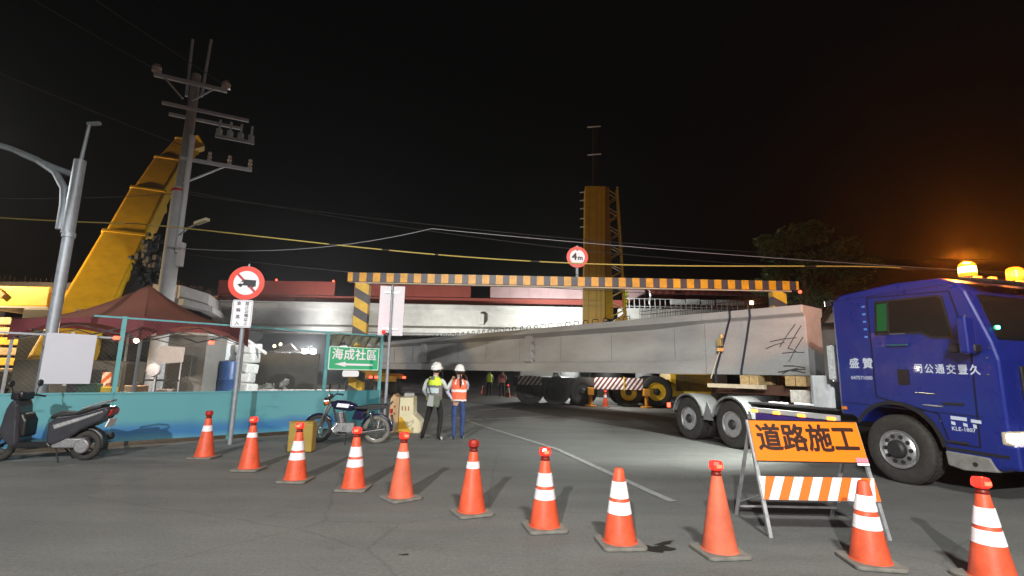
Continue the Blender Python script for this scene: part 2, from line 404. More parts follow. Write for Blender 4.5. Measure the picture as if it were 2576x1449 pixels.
def arm(z, a, b, w=0.10, name="crossarm", off=0.0):
    o = Vector((PX, PY - 0.2 + off, z)); g = B(); g.bar(o + AD * a, o + AD * b, w, w); return g.done(name, M_greymetal, up, world=True)
arm(10.35, -0.95, 1.0, 0.11); arm(9.5, -0.65, 1.7, 0.09); arm(9.32, -0.65, 1.35, 0.09, off=0.35); arm(7.85, 0.0, 1.95, 0.10)
for z0, a0, z1, a1 in ((10.3, -0.65, 9.75, -0.12), (10.3, 0.65, 9.75, 0.12), (7.8, 1.2, 7.05, 0.18)):
    o = Vector((PX, PY - 0.24, 0)); g = B(); g.bar(o + AD * a0 + Vector((0, 0, z0)), o + AD * a1 + Vector((0, 0, z1)), 0.045, 0.045); g.done("brace", M_greymetal, up, world=True)
M_porc = mat("porcelain", (0.40, 0.34, 0.31), 0.35)
for z, a in ((10.42, -0.9), (10.42, 0.95)):
    o = Vector((PX, PY - 0.2, z)) + AD * a; g = B(); g.lathe([(0.05, 0), (0.13, 0.03), (0.13, 0.08), (0.09, 0.1), (0.13, 0.14), (0.12, 0.2), (0.07, 0.27), (0.01, 0.29)], Matrix.Translation(o), 14); g.done("insulator", M_porc, up, True, world=True)
for a in (0.75, 1.3, 1.88):
    o = Vector((PX, PY - 0.2, 7.9)) + AD * a; g = B(); g.lathe([(0.03, 0), (0.07, 0.05), (0.04, 0.1), (0.07, 0.15), (0.04, 0.2), (0.06, 0.28), (0.01, 0.32)], Matrix.Translation(o), 12); g.done("insulator", M_porc, up, True, world=True)
for a in (0.95, 1.25, 1.55, 1.85):
    o = Vector((PX, PY - 0.25, 8.95)) + AD * a; g = B(); g.cyl(o, o + Vector((0, 0, 0.36)), 0.035); g.box(o + Vector((0, 0, -0.05)), (0.13, 0.13, 0.2)); g.done("fuse_cutout", mat("fuse_grey", (0.35, 0.42, 0.42), 0.4), up, True, world=True)
o = Vector((PX, PY - 0.25, 8.76)); g = B(); g.bar(o + AD * 0.85, o + AD * 1.95, 0.07, 0.1); g.done("fuse_bracket", M_alu, up, world=True)
g = B(); g.box((PX + 0.36, PY - 0.12, 4.85), (0.16, 0.16, 0.72)); g.done("meter_box", mat("box_pale", (0.55, 0.53, 0.55), 0.5), up, world=True, bevel=0.02)
# small lamp on the pole
g = B(); g.tube([(PX + 0.28, PY - 0.2, 5.42), (PX + 0.6, PY - 0.3, 5.62), (PX + 0.95, PY - 0.45, 5.72)], 0.025); g.done("lamp_arm", M_galv, up, True, world=True)
g = B(); g.bar((PX + 0.88, PY - 0.42, 5.72), (PX + 1.35, PY - 0.62, 5.80), 0.15, 0.09); g.done("lamp_head", mat("lamp_housing_cream", (0.62, 0.62, 0.45), 0.5), up, world=True, bevel=0.02)

M_wire = mat("black_cable", (0.05, 0.05, 0.052), 0.6)
M_wirel = mat("grey_cable", (0.34, 0.34, 0.36), 0.6)
M_guard = mat("yellow_cable_guard", (0.48, 0.38, 0.10), 0.5)
def wire(label, pts, r, m, group=None, name="overhead_wire"):
    g = B(); g.tube(pts, r, 6); return tag(g.done(name, m, None, True), label, "wire", group)
wg = "dark overhead wires above the street"
wire("pale grey service wire rising to a peak above the gantry", sag((PX, 14.3, 5.05), (-2.55, 15, 5.98), 0.35, 16)[:-1] + sag((-2.55, 15, 5.98), (17.5, 17, 5.4), 0.12, 24), 0.011, M_wirel)
for k, (z0, y0, z1, dr, lb) in enumerate(((4.95, 14.6, 5.1, 0.65, "lowest dark overhead wire, starting below the small lamp on the utility pole"), (6.9, 14.9, 6.6, 0.5, "upper dark overhead wire leaving the red band of the utility pole"), (7.0, 14.9, 6.4, 0.75, "deeply sagging dark wire leaving the red band of the utility pole"))):
    wire(lb, sag((PX, y0, z0), (20, 19 + k, z1), dr), 0.010, M_wire, wg)
for k, (a, b) in enumerate((((-9.3, 14.7, 10.5), (-17.5, 2.5, 14.5)), ((-11.0, 13.9, 10.5), (-19.5, 2.5, 14.2)), ((-10.2, 14.5, 8.3), (-21, 4, 11.5)))):
    wire(("dark wire from the tip of the top crossarm beyond the utility pole", "dark wire from the near tip of the top crossarm", "dark wire leaving the utility pole shaft below the crossarms")[k], sag(a, b, 0.4), 0.011, M_wire, "dark wires leaving the utility pole")
wire("thin dark wire between the lamp post and the utility pole", sag((-16, 10.5, 5.3), (PX, 14.4, 6.75), 0.2), 0.009, M_wire)
# yellow cable guard in sections on a carrier cable
yc = thing("guarded_cable", "overhead cable sheathed in yellow guard tubes crossing above the gantry", "cable", (PX, 13.2, 0))
g = B(); pl = sag((-18, 12.4, 5.62), (PX, 13.0, 5.37), 0.1, 10) ; pr = sag((PX, 13.0, 5.37), (15.5, 14.2, 4.68), 0.0, 60)
pr = [Vector((p.x, p.y, p.z - 0.42 * math.sin(math.pi * min(1, max(0, (p.x - PX) / 21.0))) ** 1.3)) for p in pr]
g.tube(pl + pr[1:], 0.011, 6); g.done("carrier_wire", M_wire, yc, True, world=True)
def sub(pts, x0, x1):
    out = []
    for p, q in zip(pts[:-1], pts[1:]):
        for x in (x0, x1):
            if p.x <= x < q.x: out.append(p.lerp(q, (x - p.x) / (q.x - p.x)))
        if x0 < q.x < x1: out.append(q)
    out.sort(key=lambda v: v.x); return out
for x0, x1 in ((-17.9, -10.5), (-9.9, -5.05), (-4.82, -3.6), (-3.4, -2.15), (-2.05, 0.5), (0.75, 8.35), (8.7, 11.2)):
    g = B(); g.tube(sub(pl + pr[1:], x0, x1), 0.018, 8); g.done("guard_tube", M_guard, yc, True, world=True)

# ================================================================== BLUE SITE FENCE
FA = Vector((-7.58, 10.17, 0)); FD = Vector((2.39, 2.27, 0)).normalized(); FN = Vector((FD.y, -FD.x, 0))   # FN faces the street
fr = math.atan2(FD.y, FD.x)
def fp(s, z=0.0, o=0.0): return FA + FD * s + FN * o + Vector((0, 0, z))
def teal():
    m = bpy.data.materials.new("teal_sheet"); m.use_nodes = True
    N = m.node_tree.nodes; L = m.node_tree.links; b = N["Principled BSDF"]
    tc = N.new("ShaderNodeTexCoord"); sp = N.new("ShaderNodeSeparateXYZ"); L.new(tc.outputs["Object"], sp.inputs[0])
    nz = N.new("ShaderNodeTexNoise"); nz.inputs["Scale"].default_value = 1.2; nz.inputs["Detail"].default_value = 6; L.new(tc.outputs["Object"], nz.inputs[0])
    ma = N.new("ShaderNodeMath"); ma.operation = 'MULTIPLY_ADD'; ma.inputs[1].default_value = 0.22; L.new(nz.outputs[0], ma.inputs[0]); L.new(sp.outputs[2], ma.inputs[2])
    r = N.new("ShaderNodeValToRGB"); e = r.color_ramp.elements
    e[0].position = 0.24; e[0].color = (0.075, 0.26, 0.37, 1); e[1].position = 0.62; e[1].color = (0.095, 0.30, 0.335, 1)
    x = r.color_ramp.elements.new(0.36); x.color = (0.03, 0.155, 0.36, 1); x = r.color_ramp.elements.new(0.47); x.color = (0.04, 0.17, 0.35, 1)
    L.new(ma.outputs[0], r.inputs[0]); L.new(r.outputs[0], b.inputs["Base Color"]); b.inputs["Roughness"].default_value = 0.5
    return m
M_teal = teal(); M_tealpost = mat("teal_steel", (0.11, 0.34, 0.36), 0.5, var=0.15); M_tealdark = mat("teal_gate", (0.035, 0.17, 0.20), 0.5, var=0.15, vscale=3)
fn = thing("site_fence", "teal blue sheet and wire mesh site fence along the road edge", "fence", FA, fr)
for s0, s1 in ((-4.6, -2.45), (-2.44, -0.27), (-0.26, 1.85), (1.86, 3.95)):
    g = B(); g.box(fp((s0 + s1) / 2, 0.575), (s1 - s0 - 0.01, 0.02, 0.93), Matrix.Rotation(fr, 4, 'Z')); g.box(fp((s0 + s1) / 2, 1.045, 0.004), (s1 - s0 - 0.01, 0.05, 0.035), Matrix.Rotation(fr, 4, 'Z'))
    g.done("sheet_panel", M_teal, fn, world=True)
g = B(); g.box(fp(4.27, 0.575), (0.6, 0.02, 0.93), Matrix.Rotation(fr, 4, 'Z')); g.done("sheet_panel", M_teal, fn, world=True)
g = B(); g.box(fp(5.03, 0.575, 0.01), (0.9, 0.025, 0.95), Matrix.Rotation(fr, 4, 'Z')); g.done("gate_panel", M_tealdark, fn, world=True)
for s in (-4.6, -2.44, -0.27, 1.855, 3.95, 5.5):
    tall = s in (-0.27, 3.95, 5.5)
    g = B(); g.box(fp(s, 1.28 if tall else 0.56, -0.035), (0.075, 0.06, 2.56 if tall else 1.1), Matrix.Rotation(fr, 4, 'Z')); g.done("post", M_tealpost, fn, world=True)
for s0, s1, zr, mr_ in ((-4.55, -0.31, 2.12, M_galv), (-0.75, -0.31, 2.53, M_tealpost), (-0.23, 3.91, 2.53, M_tealpost), (3.99, 5.46, 2.53, M_tealpost)):
    g = B(); g.bar(fp(s0, zr, -0.03), fp(s1, zr, -0.03), 0.035, 0.035); g.done("top_rail", mr_, fn, world=True)
# chain link: real crossing wires, too fine to pick apart
g = B(); st = 0.085
def link_panel(lo, hi, z0, z1):
    hh = z1 - z0; s = lo - hh
    while s < hi:
        for sg in (1, -1):
            a, b = (s, s + hh) if sg == 1 else (s + hh, s)
            q = []
            for t in (0.0, 1.0): q.append([a + (b - a) * t, z0 + hh * t])
            if max(a, b) <= lo or min(a, b) >= hi: continue
            for p in q:
                c = min(hi, max(lo, p[0])); p[1] = z0 + hh * (c - a) / (b - a); p[0] = c
            g.cyl(fp(q[0][0], q[0][1], -0.03), fp(q[1][0], q[1][1], -0.03), 0.0016, n=3, cap=False)
        s += st
link_panel(-4.55, -0.3, 1.07, 2.11); link_panel(-0.24, 5.45, 1.07, 2.51)
g.done("chain_link", mat("mesh_wire", (0.16, 0.22, 0.22), 0.5, 0.4), fn, world=True, kind="stuff")

# board wired to the fence mesh
bd = thing("notice_board", "blank pale grey notice board wired to the fence mesh by the lamp post", "board", fp(-1.0), fr)
g = B(); g.box(fp(-1.02, 1.69, 0.05), (0.72, 0.015, 0.93), Matrix.Rotation(fr, 4, 'Z')); g.done("panel", mat("pale_board", (0.50, 0.50, 0.56), 0.5, var=0.05, vscale=2), bd, world=True, bevel=0.004)
g = B(); g.box(fp(-1.02, 1.69, 0.03), (0.05, 0.025, 1.0), Matrix.Rotation(fr, 4, 'Z')); g.done("back_batten", M_greymetal, bd, world=True)

# green community sign
gs = thing("direction_sign", "green community direction sign with white arrow on the fence", "sign", fp(4.68), fr)
Mg = frame(fp(4.68, 1.88, 0.06), FD, (0, 0, 1)); Mi = root_matrix(gs).inverted()
def rrect(wd, ht, r, n=5):
    P = []
    for cx, cy, a0 in ((wd / 2 - r, ht / 2 - r, 0), (-wd / 2 + r, ht / 2 - r, 90), (-wd / 2 + r, -ht / 2 + r, 180), (wd / 2 - r, -ht / 2 + r, 270)):
        for i in range(n + 1):
            a = R(a0 + 90 * i / n); P.append((cx + r * math.cos(a), cy + r * math.sin(a)))
    return P
g = B(); g.prism(rrect(1.42, 0.60, 0.03), Mg @ Matrix.Translation((0, 0, -0.02)), 0.02); g.done("border", mat("sign_edge", (0.55, 0.78, 0.68), 0.4), gs, world=True)
g = B(); g.prism(rrect(1.37, 0.555, 0.025), Mg @ Matrix.Translation((0, 0, -0.001)), 0.004); g.done("face", mat("sign_green", (0.0, 0.36, 0.15), 0.4), gs, world=True)
for k, ch in enumerate("海成社區"):
    lettering(ch, 0.31, Mi @ Mg @ Matrix.Translation((-0.48 + 0.32 * k, 0.085, 0.006)), M_signwhite, gs, 0.016)
g = B(); g.prism([(-0.55, -0.155), (-0.25, -0.09), (-0.25, -0.13), (0.53, -0.13), (0.53, -0.185), (-0.25, -0.185), (-0.25, -0.22)], Mg @ Matrix.Translation((0, 0, 0.0035)), 0.003); g.done("arrow", M_signwhite, gs, world=True)
for q in (-0.4, 0.4):
    g = B(); g.box(fp(4.68 + q, 1.88, 0.012), (0.05, 0.05, 0.5), Matrix.Rotation(fr, 4, 'Z')); g.done("bracket", M_greymetal, gs, world=True)
wp = thing("small_plate", "small blank rounded white plate hanging under the green sign", "sign", fp(4.6), fr)
g = B(); g.prism(rrect(0.46, 0.16, 0.05), frame(fp(4.6, 1.485, 0.05), FD, (0, 0, 1)), 0.008); g.done("plate", M_signwhite, wp, world=True)
g = B(); g.box(fp(4.6, 1.50, 0.01), (0.04, 0.075, 0.12), Matrix.Rotation(fr, 4, 'Z')); g.done("hanger", M_greymetal, wp, world=True)

# ================================================================== ROUND NO-TRUCK SIGN
ns = thing("prohibition_sign", "round red no truck sign over a white plate of rules on a grey post", "sign", (-5.83, 10.75, 0), R(8))
Mn = root_matrix(ns)
g = B(); g.cyl((0, 0.06, 0), (0, 0.06, 3.72), 0.045, 0.043, 16); g.cyl((0, 0.05, 3.72), (0, 0.05, 3.86), 0.035, 0.02, 10); g.done("post", M_galv, ns, True)
def disc(r, y, th, name, m, parent, z, n=48):
    g = B(); g.cyl((0, y, z), (0, y - th, z), r, r, n); return g.done(name, m, parent)
disc(0.375, 0.0, 0.012, "rim", M_redsign, ns, 3.42); disc(0.265, -0.0125, 0.003, "face", M_signwhite, ns, 3.42)
def front(x, z, y): return frame((x, y, z), (1, 0, 0), (0, 0, 1))
g = B(); g.bar((-0.19, -0.018, 3.61), (0.19, -0.018, 3.23), 0.003, 0.05, up=(1, 0, 1)); g.done("slash", mat("slash_red", (0.42, 0.03, 0.05), 0.5), ns)
g = B()
Mf = front(0, 3.42, -0.021)
g.prism([(-0.06, 0.075), (0.20, 0.065), (0.20, -0.075), (-0.06, -0.055)], Mf, 0.002)
g.prism([(-0.18, -0.045), (-0.13, -0.02), (-0.09, 0.045), (-0.062, 0.05), (-0.062, 0.02), (-0.11, 0.01), (-0.12, -0.025), (-0.062, -0.02), (-0.062, -0.06), (-0.15, -0.07)], Mf, 0.002)
for x in (-0.11, 0.06, 0.14): g.cyl((x, -0.021, 3.35), (x, -0.024, 3.35), 0.028, n=14)
g.done("truck_symbol", M_ink, ns)
g = B(); g.prism(rrect(0.42, 0.60, 0.04), front(-0.02, 2.74, -0.005), 0.012); g.done("rule_plate", M_signwhite, ns)
g = B(); P = rrect(0.385, 0.565, 0.03); Q = rrect(0.372, 0.552, 0.027); n = len(P); Mf = front(-0.02, 2.74, -0.0185)
g._add([Mf @ Vector((*p, 0)) for p in P] + [Mf @ Vector((*p, 0)) for p in Q], [(i, (i + 1) % n, n + (i + 1) % n, n + i) for i in range(n)]); g.done("plate_line", M_ink, ns)
for k, ch in enumerate(("禁", "止", "20", "噸", "以", "上")): lettering(ch, 0.088, front(0.07, 2.955 - 0.086 * k, -0.019), M_ink, ns, 0.012, sx=0.95 if len(ch) == 1 else 0.85)
for k, ch in enumerate("車輛進入"): lettering(ch, 0.088, front(-0.10, 2.955 - 0.143 * k, -0.019), M_ink, ns, 0.012)

# sign seen from behind, next to the fence end
bs = thing("back_of_sign", "tall sign seen from its blank white back on a slim grey post", "sign", (-3.28, 13.45, 0), R(6))
g = B(); g.cyl((0, 0, 0), (0, 0, 3.9), 0.042, 0.04, 14); g.done("post", M_galv, bs, True)
g = B(); g.box((-0.165, 0.065, 3.2), (0.33, 0.012, 1.36), Matrix.Rotation(R(9), 4, 'Z')); g.box((0.18, 0.06, 3.2), (0.31, 0.012, 1.36), Matrix.Rotation(R(-6), 4, 'Z')); g.done("sign_back", mat("sign_back_white", (0.72, 0.68, 0.73), 0.45, var=0.06), bs)
g = B(); g.box((0.0, 0.038, 3.2), (0.09, 0.04, 1.3)); g.done("stiffener", M_alu, bs)
for z in (2.7, 3.7):
    g = B(); g.box((0, 0.02, z), (0.40, 0.03, 0.035)); g.done("clamp", M_alu, bs)
wl = thing("warning_lamp", "small red warning lamp clipped to the post below the blank sign", "lamp", (-3.45, 13.35, 2.55))
g = B(); g.ball((-3.42, 13.33, 2.60), 0.055, 12); g.done("lens", M_redon, wl, True, world=True)
g = B(); g.box((-3.36, 13.36, 2.56), (0.16, 0.06, 0.05)); g.done("clip", M_black, wl, world=True)
spot(wl, (-3.44, 13.25, 2.62), (-3.45, 13.6, 3.3), 6, 100, 1, (1, 0.08, 0.12), 0.03)

# ================================================================== TRAFFIC CONES
M_cone = mat("cone_orange", (0.68, 0.095, 0.038), 0.5, var=0.28, vscale=7, bump=0.15, bscale=25)
M_cone2 = mat("cone_orange_dusty", (0.64, 0.13, 0.065), 0.65, var=0.3, vscale=4)
M_conebase = mat("cone_base_dust", (0.185, 0.172, 0.15), 0.9, var=0.3, vscale=9)
M_band = mat("reflective_band", (0.72, 0.72, 0.76), 0.35, var=0.06, vscale=30)
M_bandbright = mat("prismatic_band", (0.92, 0.92, 0.98), 0.25, var=0.12, vscale=60)
M_socket = mat("dark_red_socket", (0.16, 0.015, 0.01), 0.4)
def cone_r(z): return 0.155 + (0.047 - 0.155) * (z - 0.035) / (0.69 - 0.035)
def cone(x, y, label, bands, lamp, bright=False, rz=0.0, dusty=False, scale=1.0, group="traffic cones across the road", plain=False):
    t = thing("traffic_cone", label, "traffic cone", (x, y, 0), rz, group); t.scale = (scale,) * 3
    g = B(); g.prism(rrect(0.42, 0.42, 0.05, 3), Matrix.Translation((0, 0, 0.004)), 0.032); g.done("base", M_conebase, t, bevel=0.008)
    g = B(); g.lathe([(0.17, 0.034), (0.157, 0.045), (cone_r(0.69), 0.68), (0.035, 0.70)], n=28); g.done("body", M_cone2 if dusty else M_cone, t, True)
    for z0, z1 in bands:
        g = B(); g.lathe([(cone_r(z0), z0), (cone_r(z0) + 0.004, z0 + 0.002), (cone_r(z1) + 0.004, z1 - 0.002), (cone_r(z1), z1)], n=28); g.done("reflective_band", M_bandbright if bright else M_band, t, True)
    if lamp:
        g = B(); g.lathe([(0.045, 0.68), (0.05, 0.70), (0.04, 0.715), (0.048, 0.73)], n=16); l = g.done("lamp_socket", M_socket, t, True)
        g = B(); g.lathe([(0.045, 0.728), (0.066, 0.745), (0.066, 0.78), (0.056, 0.812), (0.02, 0.818)], n=8); lens = g.done("lamp_lens", M_redon if lamp == 'on' else M_redoff, t)
        if lamp == 'on':
            g = B(); g.box((0.0, -0.062, 0.772), (0.05, 0.012, 0.03)); g.done("led", M_redhot, lens)
    return t
one = [(0.50, 0.575)]; two = [(0.30, 0.40), (0.43, 0.56)]
cone(-5.39, 9.19, "orange cone with one white band and unlit lamp beside the motor scooter", [(0.46, 0.56)], 'off')
cone(-4.10, 8.23, "orange one-band cone with lit lamp between the scooter and the yellow box", one, 'on')
cone(-3.06, 7.51, "orange two-band cone with lit lamp in front of the mustard yellow box", two, 'on')
cone(-2.09, 7.08, "orange two-band cone with lit lamp in front of the motorcycle rear wheel", two, 'on')
cone(-1.35, 6.63, "dust-faded orange cone with one white band and lit lamp near the workers", one, 'on', rz=R(40), dusty=True)
cone(-0.41, 6.03, "orange one-band cone with a dark lamp in the open road", one, 'off', rz=R(25))
cone(0.39, 5.53, "orange two-band cone with lit lamp beside the painted line end", two, 'on', rz=R(12))
cone(1.08, 5.08, "orange cone with two bright bands and no lamp beside the tar patch", [(0.29, 0.40), (0.43, 0.58)], None, True, rz=R(5))
cone(1.96, 4.90, "bandless plain orange cone with lit red lamp beside the roadworks board", [], 'on', rz=R(8), dusty=True)
cone(3.21, 4.71, "lampless orange cone with two bright bands in front of the roadworks board", [(0.30, 0.41), (0.45, 0.58)], None, True, rz=R(-8))
cone(3.95, 4.35, "orange cone with two bright bands and lit lamp near the truck bumper", [(0.30, 0.41), (0.44, 0.58)], 'on', True, rz=R(3))
fg = "small cones beside the mobile crane"
for x, y, b, l, lab in ((4.75, 25.24, [(0.46, 0.58)], 'on', "distant cone with lit lamp in front of the striped crane barrier"), (3.46, 28.0, [(0.4, 0.6)], None, "distant lampless cone by the dark crane tyres"),
                        (1.67, 31.5, two, 'on', "distant two-band cone with lit lamp beyond the crane outrigger"), (0.5, 33.6, two, 'on', "distant two-band cone near the crane tail board"),
                        (-0.12, 33.0, two, 'on', "distant two-band cone beside the worker in pink vest"), (-1.95, 37.0, one, None, "distant lampless cone behind the worker in lime vest")):
    cone(x, y, lab, b, l, group=fg)

# ================================================================== ROADWORKS BOARD (A-FRAME)
rw = thing("roadworks_sign", "orange roadworks board with black characters and striped lower panel on A-frame legs", "sign", (3.25, 5.55, 0))
lean = Vector((0.012, 0.39, 1.12)).normalized()
def rp(x, s, o=0.0): return Vector((x, 5.36, 0)) + lean * s + Vector((0, -lean.z, lean.y)) * o
M_leg = mat("angle_iron", (0.42, 0.42, 0.43), 0.45, 0.5, var=0.3, vscale=12)
for x in (2.665, 3.865):
    g = B(); g.bar(rp(x, 0), rp(x, 1.19), 0.035, 0.03, up=(0, 1, 0)); g.done("leg", M_leg, rw, world=True)
for x in (2.70, 3.83):
    g = B(); g.bar(rp(x, 1.15, -0.03), Vector((x, 6.22, 0)), 0.03, 0.03, up=(0, 1, 0)); g.done("rear_leg", M_leg, rw, world=True)
g = B(); g.cyl(rp(2.70, 0.42, -0.05), Vector((2.70, 6.08, 0.18)), 0.008); g.cyl(rp(3.83, 0.42, -0.05), Vector((3.83, 6.08, 0.18)), 0.008); g.bar(Vector((2.7, 6.12, 0.12)), Vector((3.83, 6.12, 0.12)), 0.02); g.done("stay", M_leg, rw, world=True)
Mb = frame(rp(3.268, 0.965, 0.02), (1, 0, 0), lean); Mi = root_matrix(rw).inverted()
g = B(); g.prism([(-0.60, -0.225), (0.60, -0.225), (0.60, 0.225), (-0.60, 0.225)], Mb, 0.012); g.done("board", mat("roadworks_orange", (0.80, 0.185, 0.006), 0.45), rw, world=True)
g = B()
for a, b in (((-0.6, 0.222), (0.6, 0.222)), ((-0.6, -0.222), (0.6, -0.222))): g.bar(Mb @ Vector((*a, 0.013)), Mb @ Vector((*b, 0.013)), 0.012, 0.012)
g.done("board_edge", M_ink, rw, world=True)
for k, ch in enumerate("道路施工"):
    lettering(ch, 0.305, Mi @ Mb @ Matrix.Translation((-0.415 + 0.278 * k, 0.012, 0.0155)), mat("dark_lettering", (0.03, 0.008, 0.005), 0.5), rw, 0.022, sx=0.92)
Ms = frame(rp(3.268, 0.475, 0.02), (1, 0, 0), lean)
g = B(); g.prism([(-0.61, -0.115), (0.61, -0.115), (0.61, 0.115), (-0.61, 0.115)], Ms, 0.012); g.done("striped_panel", M_signwhite, rw, world=True)
for k in range(-3, 4):
    c0 = k * 0.203 + 0.06; P = []
    for u, v in ((c0 - 0.11, -0.115), (c0 - 0.0085, -0.115), (c0 + 0.11, 0.115), (c0 + 0.0085, 0.115)): P.append((max(-0.61, min(0.61, u)), v))
    g = B(); g.prism(P, Ms @ Matrix.Translation((0, 0, 0.0125)), 0.002); g.done("orange_stripe", mat("stripe_orange", (0.80, 0.15, 0.02), 0.45), rw, world=True)
g = B(); g.prism([(0.47, -0.235), (0.60, -0.235), (0.60, -0.17), (0.47, -0.17)], Mb @ Matrix.Translation((0, 0, 0.0155)), 0.003); g.done("sticker", mat("pink_sticker", (0.75, 0.22, 0.28), 0.5), rw, world=True)
g = B(); g.prism([(0.47, -0.25), (0.60, -0.25), (0.60, -0.225), (0.47, -0.225)], Mb @ Matrix.Translation((0, 0, 0.019)), 0.002); g.done("sticker", M_signwhite, rw, world=True)

# ================================================================== HEIGHT GANTRY
GY = 14.5
ga = thing("height_gantry", "height limit gantry with yellow and black stripes spanning the road", "gantry", (-4.5, GY, 0))
M_gb = stripe_mat("gantry_beam_stripes", (0.72, 0.33, 0.012), (0.055, 0.045, 0.055), 0, 0.402, duty=0.52, rough=0.45)
M_gl = stripe_mat("gantry_leg_stripes", (0.70, 0.42, 0.03), (0.07, 0.063, 0.065), 2, 0.56, 0, 0.55, duty=0.52, rough=0.45)
g = B(); g.box((1.8, GY, 4.28), (13.28, 0.26, 0.27)); g.done("beam", M_gb, ga, world=True)
g = B(); g.box((1.8, GY, 4.125), (12.9, 0.16, 0.04)); g.done("lower_flange", mat("flange_cream", (0.52, 0.44, 0.33), 0.6, var=0.3), ga, world=True)
for x in (-4.40, 7.86):
    g = B(); g.box((x, GY, 2.052), (0.40, 0.24, 4.10)); g.done("leg", M_gl, ga, world=True)
    g = B(); g.box((x, GY, 0.06), (0.7, 0.6, 0.11)); g.done("foot", M_conc, ga, world=True, bevel=0.01)
hs = thing("height_sign", "round red-rimmed sign reading 4m on top of the gantry", "sign", (1.93, GY - 0.05, 4.41))
g = B(); g.cyl((0, 0.065, 0), (0, 0.065, 0.98), 0.05, 0.05); g.done("post", M_galv, hs, True)
disc(0.32, 0.0, 0.012, "rim", M_redsign, hs, 0.62); disc(0.225, -0.0125, 0.003, "face", M_signwhite, hs, 0.62)
lettering("4", 0.29, front(-0.085, 0.625, -0.0185), M_ink, hs, 0.03); lettering("m", 0.20, front(0.085, 0.595, -0.0185), M_ink, hs, 0.03)
for sg in (1, -1):
    g = B(); g.prism([(-0.04, 0.222 * sg), (0.04, 0.222 * sg), (0, 0.185 * sg)], front(0, 0.62, -0.0165), 0.002); g.done("arrow", M_ink, hs)
wl = thing("warning_lamp", "red warning lamp on the far end of the gantry beam", "lamp", (8.40, GY - 0.2, 4.12))
g = B(); g.ball((8.42, GY - 0.2, 4.09), 0.05); g.done("lens", M_redhot, wl, True, world=True); g = B(); g.box((8.40, GY - 0.15, 4.135), (0.05, 0.12, 0.04)); g.done("clip", M_black, wl, world=True)

# ================================================================== MAROON TENT
Nn = Vector((-7.85, 10.6, 0)); Lc = Vector((-12.07, 12.0, 0)); Rc = Vector((-6.98, 13.2, 0)); Bc = Lc + Rc - Nn
tt = thing("canopy_tent", "maroon pop-up canopy tent with sagging valance behind the fence", "tent", (Nn + Bc) / 2)
M_tent = mat("maroon_fabric", (0.15, 0.052, 0.034), 0.75, var=0.15, vscale=2); M_val = mat("maroon_valance", (0.15, 0.030, 0.038), 0.75, var=0.15, vscale=2)
pk = Vector((-9.25, 12.5, 3.62))
cs = [Nn, Rc, Bc, Lc]; ez = 2.62
g = B(); n = 10
for i in range(4):
    a = cs[i] + Vector((0, 0, ez)); b = cs[(i + 1) % 4] + Vector((0, 0, ez)); rows = []
    for u in range(n + 1):
        t = u / n; k = n
        row = []
        for v in range(k + 1):
            q = a.lerp(b, v / k).lerp(pk, t); q = q - Vector((0, 0, 0.22 * math.sin(math.pi * t) * (0.4 + 0.6 * abs(2 * v / k - 1)) + 0.02 * math.sin(v * 2.1 + i) * (1 - t)))
            row.append(q)
        rows.append(row)
    for u in range(n):
        for v in range(n): g.quad(rows[u][v], rows[u][v + 1], rows[u + 1][v + 1], rows[u + 1][v])
g.done("roof_fabric", M_tent, tt, True, world=True)
g = B()
for i in range(4):
    a = cs[i]; b = cs[(i + 1) % 4]; m = 18; mid = (Nn + Bc) / 2
    for v in range(m):
        q = []
        for vv in (v, v + 1):
            t = vv / m; p = a.lerp(b, t); d = 0.10 + 0.40 * abs(2 * t - 1) ** 2.4; out = (p - mid).normalized() * (0.02 + 0.03 * math.sin(vv * 1.9 + i))
            q.append((p + out * 0.3 + Vector((0, 0, ez + 0.01)), p + out + Vector((0, 0, ez - d))))
        g.quad(q[0][1], q[1][1], q[1][0], q[0][0])
g.done("valance", M_val, tt, True, world=True)
for p in cs:
    q = p.lerp((Nn + Bc) / 2, 0.03); g = B(); g.box((q.x, q.y, 1.3), (0.045, 0.045, 2.6)); g.done("leg", M_greymetal, tt, world=True)
for i in range(4):
    a = cs[i].lerp((Nn + Bc) / 2, 0.03); b = cs[(i + 1) % 4].lerp((Nn + Bc) / 2, 0.03)
    g = B(); m = (a + b) / 2
    for z0, z1, z2 in ((2.5, 2.15, 2.5), (2.15, 2.5, 2.15)):
        g.bar(a + Vector((0, 0, z0)), m + Vector((0, 0, z1)), 0.025); g.bar(m + Vector((0, 0, z1)), b + Vector((0, 0, z2)), 0.025)
    g.done("scissor_truss", mat("truss_dark", (0.09, 0.09, 0.095), 0.5, 0.3), tt, world=True)

dc = thing("draped_cloth", "ragged grey-green cloth draped under the fence top rail above the green sign", "cloth", fp(4.7, 2.3), fr)
rd_ = random.Random(5); g = B(); n = 26; rows = []
for i in range(n + 1):
    s_ = 4.08 + 1.36 * i / n; dp = 0.10 + 0.16 * abs(math.sin(i * 0.45)) + 0.10 * rd_.random(); rows.append([fp(s_, 2.50 - dp * q / 4, -0.075 + 0.03 * math.sin(i * 1.3 + q) - 0.02 * q) for q in range(5)])
for i in range(n):
    for q in range(4): g.quad(rows[i][q], rows[i + 1][q], rows[i + 1][q + 1], rows[i][q + 1])
g.done("cloth", mat("grey_green_cloth", (0.16, 0.165, 0.12), 0.9, var=0.4, vscale=6), dc, True, world=True)
wl = thing("added_lamp", "unseen lamp added behind the gantry leg to light the yard", "lamp", (-4.4, GY + 0.2, 3.3))
g = B(); g.box((-4.42, GY + 0.19, 3.3), (0.12, 0.12, 0.12)); g.done("bracket", M_dark, wl, world=True)
